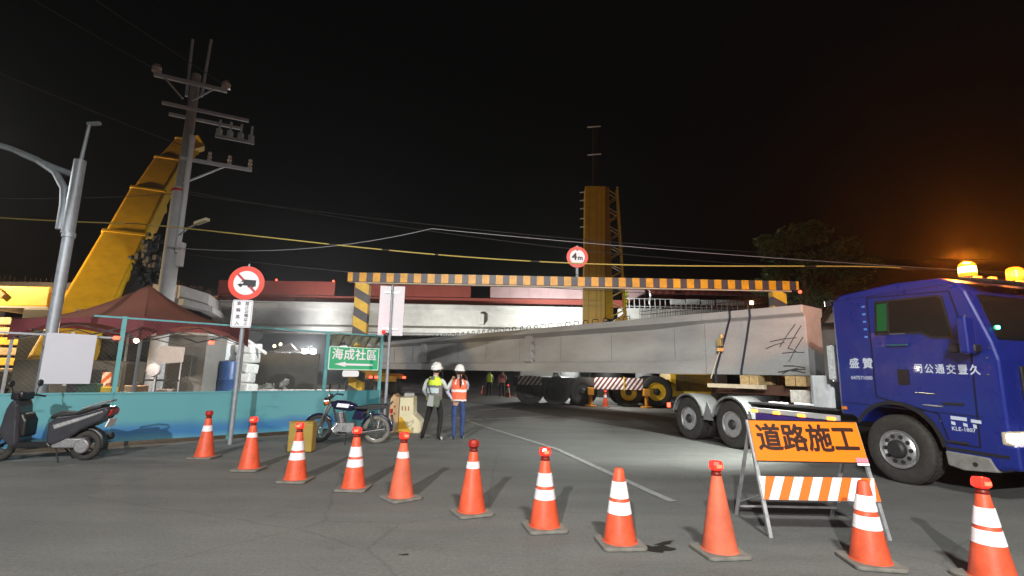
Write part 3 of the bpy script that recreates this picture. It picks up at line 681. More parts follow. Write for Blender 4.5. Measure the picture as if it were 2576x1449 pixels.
g = B(); g.box((-4.45, GY + 0.30, 3.3), (0.18, 0.12, 0.16)); g.done("housing", M_black, wl, world=True)
g = B(); g.box((-4.545, GY + 0.30, 3.3), (0.012, 0.10, 0.13)); g.done("lens", M_lampwhite, wl, world=True)
spot(wl, (-4.62, GY + 0.32, 3.3), (-9.5, 17.6, 1.4), LAMP["leg_fill"], 95, 0.6, (0.96, 1.0, 0.98), 0.1)  # added lamp, hidden by the leg: brightens the yard tank and clutter

# ================================================================== TWO-WHEELERS
def ywheel(x, y, z): return Matrix.Translation((x, y, z)) @ Matrix.Rotation(R(90), 4, 'X')
def torus_prof(Rm, r, n=10, sq=1.0): return [(Rm + r * math.cos(2 * math.pi * i / n), sq * r * math.sin(2 * math.pi * i / n)) for i in range(n)]
def bike_wheel(parent, x, rad, tw, spokes, m_tyre, m_rim):
    g = B(); g.lathe(torus_prof(rad - tw, tw, 10), ywheel(x, 0, rad), 36, close=True); wl = g.done("wheel", m_tyre, parent, True)
    g = B(); rr = rad - tw * 1.9
    g.lathe([(rr, -tw * 0.55), (rr + 0.012, -tw * 0.6), (rr + 0.012, tw * 0.6), (rr, tw * 0.55), (rr - 0.012, 0)], ywheel(x, 0, rad), 36, close=True); g.done("rim", m_rim, wl, True)
    g = B(); g.cyl((x, -0.06, rad), (x, 0.06, rad), 0.035, n=14)
    for i in range(spokes):
        a = 2 * math.pi * i / spokes; sd = 0.03 * (1 if i % 2 else -1)
        g.cyl((x + 0.03 * math.cos(a + 0.5), sd, rad + 0.03 * math.sin(a + 0.5)), (x + rr * math.cos(a), 0, rad + rr * math.sin(a)), 0.003 if spokes > 8 else 0.016, n=4)
    g.done("spokes", m_rim, wl, True)
    return wl
M_navy = mat("navy_enamel", (0.010, 0.012, 0.045), 0.15, coat=0.8)
M_seat = mat("black_vinyl", (0.012, 0.012, 0.013), 0.5)
M_engine = mat("engine_alloy", (0.30, 0.30, 0.31), 0.45, 0.7, var=0.35, vscale=30)
M_whitetyre = mat("dusty_pale_tyre", (0.20, 0.185, 0.16), 0.85, var=0.3, vscale=12)
M_orangelens = mat("orange_lens", (0.75, 0.16, 0.01), 0.3)

mb = thing("motorcycle", "dark blue motorcycle parked on its stand against the fence end", "motorcycle", (-3.56, 11.34, 0), R(181))
bike_wheel(mb, 0.64, 0.30, 0.042, 24, M_rubber, M_chrome); bike_wheel(mb, -0.63, 0.30, 0.046, 24, M_whitetyre, M_chrome)
for y in (-0.085, 0.085):
    g = B(); g.cyl((0.64, y, 0.30), (0.40, y * 0.9, 0.90), 0.024, 0.02, 10); g.cyl((0.64, y, 0.30), (0.55, y, 0.53), 0.033, 0.03, 10); g.done("fork_leg", M_chrome, mb, True)
def fender(parent, x, rad, r, a0, a1, wd, m, name="fender"):
    g = B(); n = 14; P = []
    for i in range(n + 1):
        a = R(a0 + (a1 - a0) * i / n); P.append([(x + (r + dr) * math.cos(a), y, rad + (r + dr) * math.sin(a)) for y, dr in ((-wd / 2, -0.03), (-wd * 0.3, 0.0), (wd * 0.3, 0.0), (wd / 2, -0.03))])
    for i in range(n):
        for j in range(3): g.quad(P[i][j], P[i][j + 1], P[i + 1][j + 1], P[i + 1][j])
    o = g.done(name, m, parent, True); sd = o.modifiers.new("thick", 'SOLIDIFY'); sd.thickness = 0.006; return o
fender(mb, 0.64, 0.30, 0.335, 15, 150, 0.13, M_navy); fender(mb, -0.63, 0.30, 0.35, 20, 185, 0.16, M_navy)
g = B(); g.lathe([(0.001, -0.27), (0.07, -0.25), (0.13, -0.12), (0.145, 0.05), (0.13, 0.2), (0.06, 0.3), (0.001, 0.31)], Matrix.Translation((0.08, 0, 0.80)) @ Matrix.Rotation(R(84), 4, 'Y') @ Matrix.Diagonal((0.8, 0.95, 1, 1)), 20); g.done("fuel_tank", M_navy, mb, True)
g = B(); g.prism([(-0.16, -0.03), (0.10, -0.05), (0.13, 0.03), (-0.13, 0.05)], frame((0.09, 0.137, 0.81), (-1, 0, 0), (0, 0, 1)), 0.004); g.done("tank_badge", M_white, mb)
g = B(); g.prism([(-0.84, 0.80), (-0.82, 0.86), (-0.5, 0.845), (-0.25, 0.80), (-0.13, 0.785), (-0.13, 0.73), (-0.5, 0.72), (-0.8, 0.75)], frame((0, 0.13, 0), (1, 0, 0), (0, 0, 1)), 0.26); g.done("seat", M_seat, mb, bevel=0.03, seg=3)
g = B(); g.tube([(-0.45, 0.15, 0.74), (-0.8, 0.14, 0.78), (-0.93, 0.1, 0.88), (-0.95, 0, 0.92), (-0.93, -0.1, 0.88), (-0.8, -0.14, 0.78), (-0.45, -0.15, 0.74)], 0.012); g.done("grab_rail", M_chrome, mb, True)
g = B(); g.prism([(-0.30, 0.50), (-0.42, 0.70), (-0.16, 0.71), (-0.10, 0.52)], frame((0, 0.125, 0), (1, 0, 0), (0, 0, 1)), 0.25); g.done("side_cover", M_navy, mb, bevel=0.015)
g = B(); g.box((0.06, 0, 0.34), (0.42, 0.24, 0.2)); g.cyl((0.13, 0, 0.40), (0.20, 0, 0.66), 0.085, 0.08, 12); g.cyl((-0.05, -0.15, 0.33), (-0.05, 0.15, 0.33), 0.10, n=18); g.cyl((0.14, -0.14, 0.32), (0.14, 0.14, 0.32), 0.07, n=18)
for k in range(5): g.box((0.15 + k * 0.013, 0, 0.46 + k * 0.045), (0.22, 0.22, 0.012))
g.done("engine", M_engine, mb, True, bevel=0.01)
g = B(); g.tube([(0.40, 0, 0.88), (0.33, 0, 0.70), (0.27, 0, 0.45), (0.2, 0, 0.22), (-0.25, 0, 0.24), (-0.35, 0, 0.5), (-0.40, 0, 0.7), (0.38, 0, 0.80)], 0.022); 
for y in (-0.1, 0.1): g.bar((-0.18, y, 0.30), (-0.63, y, 0.30), 0.03, 0.05); g.cyl((-0.60, y * 1.15, 0.33), (-0.50, y * 1.15, 0.68), 0.028, 0.03, 10)
g.done("frame", M_dark, mb, True)
for y in (-0.115, 0.115):
    g = B(); g.tube([(-0.60 + 0.1 * k / 12, y + 0.0 + 0.012 * 0, 0.36 + 0.3 * k / 12) for k in range(13)], 0.0, 8, [0.03 + 0.008 * (k % 2) for k in range(13)]); g.done("shock_absorber", M_chrome, mb, True)
g = B(); g.tube([(0.2, 0.13, 0.42), (0.3, 0.15, 0.3), (0.2, 0.16, 0.2), (0.0, 0.17, 0.2), (-0.25, 0.18, 0.24)], 0.022, 10); g.cyl((-0.22, 0.18, 0.235), (-0.85, 0.19, 0.33), 0.045, 0.038, 14); g.done("exhaust", M_chrome, mb, True)
g = B(); g.tube([(0.30, 0.36, 1.02), (0.38, 0.2, 1.04), (0.42, 0.06, 0.96), (0.42, -0.06, 0.96), (0.38, -0.2, 1.04), (0.30, -0.36, 1.02)], 0.014); g.done("handlebar", M_black, mb, True)
for s in (-1, 1):
    g = B(); g.cyl((0.31, 0.27 * s, 1.03), (0.28, 0.39 * s, 1.015), 0.02); g.done("grip", M_seat, mb, True)
    g = B(); g.tube([(0.36, 0.24 * s, 1.04), (0.38, 0.29 * s, 1.14), (0.36, 0.33 * s, 1.19)], 0.007); g.done("mirror_stem", M_black, mb, True)
    g = B(); g.cyl((0.365, 0.33 * s, 1.22), (0.345, 0.33 * s, 1.22), 0.055, 0.05, 18); g.done("mirror", M_dark, mb, True)
    g = B(); g.cyl((0.44, 0.12 * s, 0.86), (0.44, 0.2 * s, 0.86), 0.012); g.ball((0.44, 0.22 * s, 0.86), 0.035, 10); g.done("indicator", M_orangelens, mb, True)
g = B(); g.lathe([(0.001, -0.1), (0.06, -0.085), (0.09, -0.02), (0.095, 0.04), (0.08, 0.055), (0.001, 0.06)], Matrix.Translation((0.50, 0, 0.88)) @ Matrix.Rotation(R(90), 4, 'Y'), 20); g.done("headlight", M_chrome, mb, True)
g = B(); g.cyl((0.42, 0.06, 0.98), (0.45, 0.06, 1.03), 0.045, n=14); g.cyl((0.42, -0.06, 0.98), (0.45, -0.06, 1.03), 0.045, n=14); g.done("gauges", M_chrome, mb, True)
g = B(); g.box((-0.93, 0, 0.70), (0.05, 0.12, 0.1)); g.done("tail_light", M_redoff, mb, bevel=0.01)
g = B(); g.prism([(-0.95, 0.62), (-1.02, 0.36), (-1.0, 0.36), (-0.93, 0.62)], frame((0, 0.09, 0), (1, 0, 0), (0, 0, 1)), 0.18); g.done("mud_flap", M_black, mb)
g = B(); g.cyl((0.0, 0.12, 0.22), (-0.05, 0.30, 0.0), 0.012); g.done("side_stand", M_dark, mb, True)

sc = thing("motor_scooter", "dark grey motor scooter parked along the blue fence", "motor scooter", (-7.74, 8.61, 0), R(-167.5)); sc.scale = (0.94, 1.0, 1.0)
M_scbody = mat("scooter_grey", (0.035, 0.035, 0.043), 0.22, coat=0.6, var=0.2, vscale=4); M_scdark = mat("scooter_black", (0.012, 0.012, 0.014), 0.35)
bike_wheel(sc, 0.66, 0.25, 0.055, 5, M_rubber, M_dark); bike_wheel(sc, -0.66, 0.25, 0.058, 5, M_rubber, M_dark)
fender(sc, 0.66, 0.25, 0.30, 10, 165, 0.17, M_scbody, "front_fender"); fender(sc, -0.66, 0.25, 0.30, 60, 195, 0.17, M_scdark, "rear_fender")
g = B(); g.prism([(0.52, 0.36), (0.60, 0.52), (0.55, 0.86), (0.50, 0.98), (0.40, 1.02), (0.36, 0.90), (0.32, 0.60), (0.28, 0.30), (0.36, 0.22)], frame((0, 0.19, 0), (1, 0, 0), (0, 0, 1)), 0.38); g.done("leg_shield", M_scbody, sc, bevel=0.07, seg=4)
g = B(); g.prism([(0.30, 0.40), (0.40, 0.74), (0.30, 0.80), (0.22, 0.66), (0.22, 0.40)], frame((0, 0.15, 0), (1, 0, 0), (0, 0, 1)), 0.30); g.done("inner_panel", M_scdark, sc, bevel=0.04, seg=3)
g = B(); g.prism([(0.34, 0.22), (0.34, 0.32), (-0.14, 0.33), (-0.22, 0.24)], frame((0, 0.17, 0), (1, 0, 0), (0, 0, 1)), 0.34); g.done("floorboard", M_scdark, sc, bevel=0.02)
g = B(); g.prism([(-0.12, 0.30), (-0.10, 0.62), (-0.20, 0.72), (-0.55, 0.76), (-0.98, 0.90), (-1.03, 0.82), (-0.92, 0.66), (-0.60, 0.50), (-0.38, 0.34), (-0.22, 0.26)], frame((0, 0.18, 0), (1, 0, 0), (0, 0, 1)), 0.36); g.done("rear_body", M_scbody, sc, bevel=0.06, seg=4)
g = B(); g.prism([(-0.18, 0.60), (-0.5, 0.70), (-0.92, 0.83), (-0.94, 0.80), (-0.55, 0.64), (-0.22, 0.52)], frame((0, 0.188, 0), (1, 0, 0), (0, 0, 1)), 0.376); g.done("side_trim", M_alu, sc, bevel=0.02)
g = B(); g.prism([(-0.10, 0.68), (-0.12, 0.76), (-0.25, 0.81), (-0.45, 0.79), (-0.62, 0.87), (-0.88, 0.93), (-0.86, 0.86), (-0.55, 0.76), (-0.2, 0.70)], frame((0, 0.14, 0), (1, 0, 0), (0, 0, 1)), 0.28); g.done("seat", M_seat, sc, bevel=0.04, seg=3)
g = B(); g.tube([(-0.6, 0.16, 0.86), (-0.85, 0.15, 0.96), (-0.98, 0.08, 0.99), (-0.98, -0.08, 0.99), (-0.85, -0.15, 0.96), (-0.6, -0.16, 0.86)], 0.014); g.done("grab_rail", M_alu, sc, True)
g = B(); g.prism([(-0.95, 0.86), (-1.05, 0.84), (-1.02, 0.74), (-0.93, 0.74)], frame((0, 0.13, 0), (1, 0, 0), (0, 0, 1)), 0.26); g.done("tail_light", M_redoff, sc, bevel=0.02)
g = B(); g.box((-0.99, 0, 0.62), (0.02, 0.24, 0.14), Matrix.Rotation(R(-20), 4, 'Y')); g.done("number_plate", M_signwhite, sc)
g = B(); g.box((-0.45, 0.06, 0.30), (0.5, 0.2, 0.16)); g.cyl((-0.66, 0.09, 0.25), (-0.66, 0.17, 0.25), 0.12, n=18); g.done("engine", M_engine, sc, True, bevel=0.02)
g = B(); g.cyl((-0.35, -0.2, 0.26), (-0.95, -0.2, 0.38), 0.05, 0.06, 14); g.done("exhaust", M_dark, sc, True)
g = B(); g.tube([(0.30, 0.34, 1.03), (0.38, 0.22, 1.06), (0.44, 0, 1.04), (0.38, -0.22, 1.06), (0.30, -0.34, 1.03)], 0.016); g.done("handlebar", M_scdark, sc, True)
g = B(); g.box((0.44, 0, 1.06), (0.20, 0.3, 0.14)); g.done("headlight_cowl", M_scdark, sc, bevel=0.04, seg=3)
g = B(); g.box((0.545, 0, 1.05), (0.02, 0.2, 0.08)); g.done("headlight", M_chrome, sc, bevel=0.01)
for s in (-1, 1):
    g = B(); g.tube([(0.40, 0.24 * s, 1.06), (0.42, 0.3 * s, 1.17), (0.41, 0.33 * s, 1.22)], 0.007); g.done("mirror_stem", M_black, sc, True)
    g = B(); g.cyl((0.43, 0.34 * s, 1.26), (0.405, 0.34 * s, 1.26), 0.06, 0.055, 16); g.done("mirror", M_dark, sc, True)
    g = B(); g.cyl((0.64, 0.09 * s, 0.27), (0.47, 0.08 * s, 0.72), 0.022); g.done("fork_leg", M_dark, sc, True)
for s in (-1, 1):
    g = B(); g.cyl((-0.25, 0.1 * s, 0.22), (-0.38, 0.2 * s, 0.0), 0.013); g.done("stand", M_dark, sc, True)

# mustard box by the front wheel, barriers at the fence end
yb = thing("yellow_box", "mustard yellow steel box standing on the road by the motorcycle", "box", (-4.03, 10.05, 0), R(3))
M_must = mat("mustard_paint", (0.34, 0.23, 0.045), 0.6, var=0.15, vscale=6)
g = B(); g.box((0, 0, 0.285), (0.46, 0.26, 0.55)); g.done("body", M_must, yb, bevel=0.025, seg=3)
g = B(); g.box((0, 0, 0.565), (0.475, 0.275, 0.022)); g.done("lid", M_must, yb, bevel=0.006)
M_cream = mat("cream_plastic", (0.60, 0.54, 0.36), 0.55, var=0.12, vscale=3); M_tan = mat("tan_plastic", (0.50, 0.32, 0.17), 0.6, var=0.15, vscale=3)
jb = thing("road_barrier", "cream moulded road barrier with stepped foot and yellow patch beside the workers", "barrier", (-2.66, 13.25, 0), R(6))
prof = [(-0.20, 0), (0.36, 0), (0.38, 0.08), (0.38, 0.26), (0.17, 0.47), (0.15, 0.90), (-0.20, 0.90)]
g = B(); g.prism(prof, frame((0, 0, 0), (1, 0, 0), (0, 0, 1)), -1.1); g.done("body", M_cream, jb, bevel=0.02)
g = B(); g.prism([(-0.2, 0.01), (0.15, 0.01), (0.09, 0.12), (0.02, 0.16), (-0.02, 0.26), (-0.12, 0.40), (-0.2, 0.42)], frame((0, -0.004, 0), (1, 0, 0), (0, 0, 1)), 0.003); g.done("yellow_patch", mat("ochre_paint", (0.52, 0.28, 0.01), 0.6), jb)
for k, x in enumerate((-0.14, -0.06, 0.02)):
    g = B(); g.prism([(x, 0.68), (x + 0.025, 0.68), (x + 0.035, 0.58), (x + 0.01, 0.56)], frame((0, -0.005, 0), (1, 0, 0), (0, 0, 1)), 0.003); g.done("stencil_mark", mat("brown_stencil", (0.28, 0.08, 0.04), 0.7), jb)
g = B(); g.box((0.0, 0.5, 0.95), (0.26, 0.3, 0.1)); g.done("filler_cap", M_conc, jb, bevel=0.02)
tb = thing("road_barrier", "tan moulded road barrier pressed against the fence end", "barrier", (-3.02, 13.32, 0), R(6))
g = B(); g.prism([(-0.12, 0), (0.13, 0), (0.13, 0.9), (0.05, 0.9), (-0.02, 0.98), (-0.1, 0.86), (-0.12, 0.45)], frame((0, 0, 0), (1, 0, 0), (0, 0, 1)), -0.9); g.done("body", M_tan, tb, bevel=0.015)
for z in (0.48, 0.66):
    g = B(); g.box((0.02, -0.004, z), (0.05, 0.012, 0.05)); g.done("socket", mat("brown_stencil", (0.28, 0.08, 0.04)), tb)

# ================================================================== PEOPLE
SKIN = mat("skin", (0.42, 0.24, 0.16), 0.6); HAIR = mat("dark_hair", (0.012, 0.01, 0.009), 0.6)
def person(label, loc, rz, J, colors, vest=None, helmet=None, extras=None, group=None, h=1.0, name="person"):
    """J: joint overrides; colours: shirt, trousers, shoes, sleeve"""
    root = thing(name, label, "person", loc, rz, group); root.scale = (h,) * 3
    j = dict(pel=(0, 0, 0.94), wai=(0, 0, 1.08), che=(0, 0.0, 1.28), neb=(0, -0.01, 1.43), nec=(0, 0.01, 1.50), hd1=(0, 0.03, 1.585), hd2=(0, 0.02, 1.68),
             hipL=(-0.095, 0, 0.90), kneL=(-0.11, 0.03, 0.50), ankL=(-0.12, -0.01, 0.09), toeL=(-0.14, 0.15, 0.035),
             hipR=(0.095, 0, 0.90), kneR=(0.11, 0.03, 0.50), ankR=(0.12, -0.01, 0.09), toeR=(0.14, 0.15, 0.035),
             shoL=(-0.185, -0.005, 1.395), elbL=(-0.26, -0.03, 1.13), wriL=(-0.24, 0.08, 0.90),
             shoR=(0.185, -0.005, 1.395), elbR=(0.26, -0.03, 1.13), wriR=(0.24, 0.08, 0.90))
    j.update(J or {}); j = {k: Vector(v) for k, v in j.items()}
    names = list(j); idx = {k: i for i, k in enumerate(names)}; V = [j[k] for k in names]
    rad = dict(pel=(0.155, 0.115), wai=(0.14, 0.10), che=(0.165, 0.115), neb=(0.085, 0.075), nec=(0.056, 0.058), hd1=(0.078, 0.092), hd2=(0.078, 0.094),
               hip=(0.095, 0.095), kne=(0.066, 0.068), ank=(0.048, 0.05), toe=(0.045, 0.034), sho=(0.075, 0.072), elb=(0.05, 0.05), wri=(0.034, 0.036))
    RD = [rad.get(k, rad.get(k[:3])) for k in names]
    E = [("pel", "wai", 0), ("wai", "che", 0), ("che", "neb", 0), ("neb", "nec", 4), ("nec", "hd1", 4), ("hd1", "hd2", 4)]
    for s in "LR":
        E += [("pel", "hip" + s, 1), ("hip" + s, "kne" + s, 1), ("kne" + s, "ank" + s, 1), ("ank" + s, "toe" + s, 2), ("che", "sho" + s, 0), ("sho" + s, "elb" + s, 3), ("elb" + s, "wri" + s, 3)]
    EI = [(idx[a], idx[b]) for a, b, _ in E]; SEG = [(j[a], j[b], m) for a, b, m in E]
    for s in "LR":          # hands: palm, four fingers and a thumb
        wr = j["wri" + s]; d = (wr - j["elb" + s]).normalized(); side = d.cross(Vector((0, 1, 0.2))).normalized(); nrm = side.cross(d).normalized()
        pm = wr + d * 0.06; V.append(pm); RD.append((0.034, 0.018)); pi = len(V) - 1; EI.append((idx["wri" + s], pi)); SEG.append((wr + d * 0.01, pm, 4))
        for q, ln in ((-0.028, 0.062), (-0.010, 0.072), (0.010, 0.068), (0.028, 0.054)):
            a = pm + d * 0.035 + side * q; b = a + d * ln * 0.55 + nrm * 0.012; c = b + d * ln * 0.35 + nrm * 0.028
            for p in (a, b, c): V.append(p); RD.append((0.0085, 0.0085))
            k = len(V); EI += [(pi, k - 3), (k - 3, k - 2), (k - 2, k - 1)]; SEG += [(pm, c, 4)]
        a = wr + d * 0.03 + side * -0.035 + nrm * 0.012; b = a + d * 0.04 + side * -0.015 + nrm * 0.015
        V += [a, b]; RD += [(0.011, 0.011), (0.009, 0.009)]; k = len(V); EI += [(idx["wri" + s], k - 2), (k - 2, k - 1)]; SEG.append((a, b, 4))
    me = bpy.data.meshes.new("body"); me.from_pydata(V, EI, [])
    ob = bpy.data.objects.new("body", me); C.objects.link(ob)
    md = ob.modifiers.new("skin", 'SKIN'); md.use_smooth_shade = True; md.branch_smoothing = 0.6
    me.skin_vertices or None
    lay = me.skin_vertices[0].data
    for i, r in enumerate(RD): lay[i].radius = r
    lay[idx["pel"]].use_root = True
    sb = ob.modifiers.new("sub", 'SUBSURF'); sb.levels = 1; sb.render_levels = 1
    dg = bpy.context.evaluated_depsgraph_get(); dg.update()
    m2 = bpy.data.meshes.new_from_object(ob.evaluated_get(dg)); bpy.data.objects.remove(ob)
    m2.materials.clear()
    for m in (colors["shirt"], colors["trousers"], colors["shoes"], colors["sleeve"], SKIN): m2.materials.append(m)
    def segd(p, a, b):
        ab = b - a; t = max(0, min(1, (p - a).dot(ab) / max(ab.length_squared, 1e-9))); return (p - a - ab * t).length
    for p in m2.polygons:
        c = p.center; mi = min(SEG, key=lambda s: segd(c, s[0], s[1]) - (0.03 if s[2] in (0, 1) else 0))[2]
        if mi == 0 and c.z < 0.97: mi = 1
        p.material_index = mi; p.use_smooth = True
    m2.name = "body"; body = bpy.data.objects.new("body", m2); C.objects.link(body); body.parent = root
    hd = (j["hd1"] + j["hd2"]) / 2 + Vector((0, 0.005, 0.015)); fy = Vector((0, 1, 0))
    # hair, face features
    g = B(); g.ball(hd + Vector((0, -0.022, 0.0)), 0.1, 14, (0.86, 0.95, 1.02)); g.done("hair", HAIR, root, True)
    g = B(); g.ball(hd + Vector((0, 0.105, -0.015)), 0.016, 8, (0.8, 1.1, 1.4))
    for s in (-1, 1): g.ball(hd + Vector((0.086 * s, 0.0, -0.015)), 0.024, 8, (0.45, 0.8, 1.2))
    g.done("nose_and_ears", SKIN, root, True)
    g = B()
    for s in (-1, 1): g.ball(hd + Vector((0.032 * s, 0.094, 0.008)), 0.011, 8, (1.2, 0.5, 0.7))
    g.box(hd + Vector((0, 0.092, -0.058)), (0.042, 0.012, 0.009)); g.done("eyes_and_mouth", mat("eye_dark", (0.05, 0.02, 0.02)), root, True)
    if helmet:
        hm = hd + Vector((0, -0.005, 0.035)); T = Matrix.Translation(hm) @ Matrix.Rotation(R(helmet.get("tilt", 0)), 4, 'X')
        g = B(); g.lathe([(0.128, -0.005), (0.126, 0.03), (0.115, 0.075), (0.09, 0.115), (0.05, 0.14), (0.001, 0.148)], T @ Matrix.Diagonal((0.92, 1.1, 1, 1)), 24); hs = g.done("helmet", helmet["mat"], root, True)
        g = B(); g.lathe([(0.122, -0.006), (0.15, -0.012), (0.15, -0.004), (0.124, 0.006)], T @ Matrix.Translation((0, 0.012, 0)) @ Matrix.Diagonal((0.92, 1.15, 1, 1)), 24); g.done("brim", helmet["mat"], hs, True)
        g = B()
        for q in (-0.03, 0, 0.03): g.tube([T @ Vector((q, y, zz)) for y, zz in ((-0.12, 0.065), (-0.06, 0.128), (0, 0.147), (0.06, 0.132), (0.12, 0.07))], 0.008, 6)
        g.done("ridge", helmet["mat"], hs, True)
        if helmet.get("lamp"):
            g = B(); g.box(T @ Vector((0.01, -0.10, 0.135)), (0.06, 0.05, 0.045)); g.done("head_lamp", M_signwhite, hs, bevel=0.01)
            g = B(); g.box(T @ Vector((0.0, -0.135, 0.0)), (0.09, 0.02, 0.05)); g.done("strap_clip", M_signwhite, hs, bevel=0.008)
    if vest:
        # ring-built vest, open at the armholes, coloured face by face
        zs = [0.93, 0.97, 1.03, 1.09, 1.15, 1.21, 1.27, 1.33, 1.385, 1.43, 1.465]
        rx = [0.185, 0.183, 0.178, 0.176, 0.178, 0.186, 0.192, 0.192, 0.182, 0.15, 0.10]; ry = [0.14, 0.14, 0.132, 0.128, 0.13, 0.137, 0.142, 0.14, 0.128, 0.11, 0.09]
        n = 32; g = B(); P = []
        for z, a, b in zip(zs, rx, ry): P.append([Vector((a * math.sin(2 * math.pi * i / n), -b * math.cos(2 * math.pi * i / n) - 0.005, z + 0.006 * math.sin(i * 1.7))) + (j["wai"] - Vector((0, 0, 1.08))) * min(1, max(0, 1 - abs(z - 1.1) * 3)) for i in range(n)])
        for r in range(len(zs) - 1):
            for i in range(n):
                an = (i + 0.5) / n * 360; zz = (zs[r] + zs[r + 1]) / 2
                sd = min(abs(an - 90), abs(an - 270))
                if zz > 1.24 and sd < 26: continue
                if zz > 1.36 and abs(an - 180) < 25: continue
                g.mi = vest["pat"](an if an < 180 else an - 360, zz); g.quad(P[r][i], P[r][(i + 1) % n], P[r + 1][(i + 1) % n], P[r + 1][i])
        vo = g.done("vest", vest["mats"], root, True)
        sd = vo.modifiers.new("thick", 'SOLIDIFY'); sd.thickness = 0.008; sd.offset = 1
    if extras: extras(root, j)
    return root
M_helm = mat("white_helmet", (0.72, 0.71, 0.68), 0.3); M_lime = mat("lime_reflective", (0.56, 0.72, 0.02), 0.5, bump=0.9, bscale=13); M_gvest = mat("grey_vest", (0.15, 0.14, 0.135), 0.75, bump=0.9, bscale=13)
M_silver = mat("silver_reflective", (0.45, 0.55, 0.58), 0.4); M_ovest = mat("orange_vest", (0.85, 0.14, 0.06), 0.55, var=0.1, vscale=12, bump=0.9, bscale=13); M_wband = mat("white_reflective", (0.78, 0.72, 0.70), 0.4)
M_shirtw = mat("pale_shirt", (0.50, 0.54, 0.52), 0.7, var=0.1, vscale=10, bump=0.9, bscale=13); M_shirtb = mat("pale_blue_shirt", (0.40, 0.44, 0.56), 0.7, var=0.1, vscale=10, bump=0.9, bscale=13)
M_blk = mat("black_trousers", (0.012, 0.011, 0.011), 0.8, bump=0.9, bscale=13); M_jean = mat("blue_jeans", (0.030, 0.055, 0.16), 0.8, var=0.3, vscale=9, bump=0.9, bscale=13); M_shoew = mat("pale_shoes", (0.55, 0.53, 0.48), 0.6); M_shoed = mat("dark_shoes", (0.05, 0.045, 0.04), 0.6)
def pat_a(a, z):        # grey vest with lime yoke, lime cross-over, pale panel
    if 1.25 < z < 1.36 and abs(a) < 42: return 1
    if z >= 1.30 and 12 < a < 62: return 1
    if z >= 1.33 and a < -40: return 1
    if 1.10 < z < 1.23 and -75 < a < 40: return 2
    if z < 1.0 and a < -45: return 1
    return 0
def bag(root, jn):
    g = B(); g.box((0.06, -0.20, 0.92), (0.30, 0.12, 0.26), Matrix.Rotation(R(12), 4, 'Y')); b = g.done("shoulder_bag", mat("olive_bag", (0.13, 0.15, 0.12), 0.8, var=0.2), root, bevel=0.04, seg=3)
    g = B(); g.prism([(-0.13, -0.12), (0.02, -0.14), (0.03, 0.10), (-0.08, 0.12)], frame((0.05, -0.263, 0.93), (1, 0, 0), (0, 0, 1)), 0.01); g.done("bag_flap", mat("grey_flap", (0.36, 0.37, 0.36), 0.6), b)
    g = B(); g.tube([(-0.10, -0.13, 1.44), (-0.11, -0.155, 1.30), (-0.06, -0.155, 1.12), (0.0, -0.17, 1.03)], 0.013); g.done("bag_strap", M_black, b, True)
person("worker in grey and lime vest with white helmet and a shoulder bag", (-1.77, 11.95, 0), R(-12),
       dict(pel=(0.03, 0, 0.93), hipL=(-0.07, 0, 0.89), hipR=(0.12, 0, 0.89), kneL=(-0.17, 0.02, 0.49), ankL=(-0.27, 0.02, 0.09), toeL=(-0.33, 0.15, 0.035), kneR=(0.16, 0.04, 0.49), ankR=(0.14, -0.03, 0.09), toeR=(0.20, 0.10, 0.035),
            elbL=(-0.27, -0.02, 1.15), wriL=(-0.22, 0.14, 0.98), elbR=(0.27, 0.05, 1.17), wriR=(0.33, 0.22, 1.38), hd1=(0.015, 0.03, 1.57), hd2=(0.02, 0.03, 1.66)),
       dict(shirt=M_shirtw, trousers=M_blk, shoes=M_shoew, sleeve=M_shirtw), dict(mats=[M_gvest, M_lime, M_silver], pat=pat_a), dict(mat=M_helm, lamp=True, tilt=12), bag, h=1.0)
def pat_b(a, z):
    if z < 0.96: return 1
    if 1.15 < z < 1.20: return 1
    if z > 1.30 and 18 < abs(a) < 34: return 1
    return 0
def tail_(root, jn):
    g = B(); g.tube([(0.02, -0.10, 1.56), (0.03, -0.15, 1.46), (0.03, -0.155, 1.34), (0.02, -0.145, 1.24)], 0.03, 8, [0.02, 0.03, 0.028, 0.01]); g.done("ponytail", HAIR, root, True)
person("worker in orange vest with white bands and blue jeans, hand on hip", (-1.22, 12.15, 0), R(6),
       dict(ankL=(-0.09, -0.03, 0.09), toeL=(-0.14, 0.11, 0.035), kneL=(-0.10, 0.02, 0.5), ankR=(0.10, 0.04, 0.09), toeR=(0.14, 0.17, 0.035), elbL=(-0.30, -0.06, 1.16), wriL=(-0.16, -0.08, 0.98), shoL=(-0.18, 0, 1.38),
            elbR=(0.2, 0.16, 1.2), wriR=(-0.02, 0.28, 1.30)),
       dict(shirt=M_shirtb, trousers=M_jean, shoes=M_shoew, sleeve=M_shirtb), dict(mats=[M_ovest, M_wband], pat=pat_b), dict(mat=M_helm, tilt=4), tail_, h=0.97)
M_pinkv = mat("pink_red_vest", (0.8, 0.25, 0.24), 0.5); M_redy = mat("dark_red_yoke", (0.30, 0.02, 0.02), 0.6); M_greysl = mat("grey_sleeve", (0.16, 0.15, 0.15), 0.7)
gp = "workers standing beyond the girder"
person("distant worker in lime vest standing beside the girder", (-1.39, 33.85, 0), R(20), {}, dict(shirt=M_greysl, trousers=M_blk, shoes=M_shoed, sleeve=M_greysl), dict(mats=[M_lime, M_silver], pat=lambda a, z: 0), dict(mat=M_helm), None, gp)
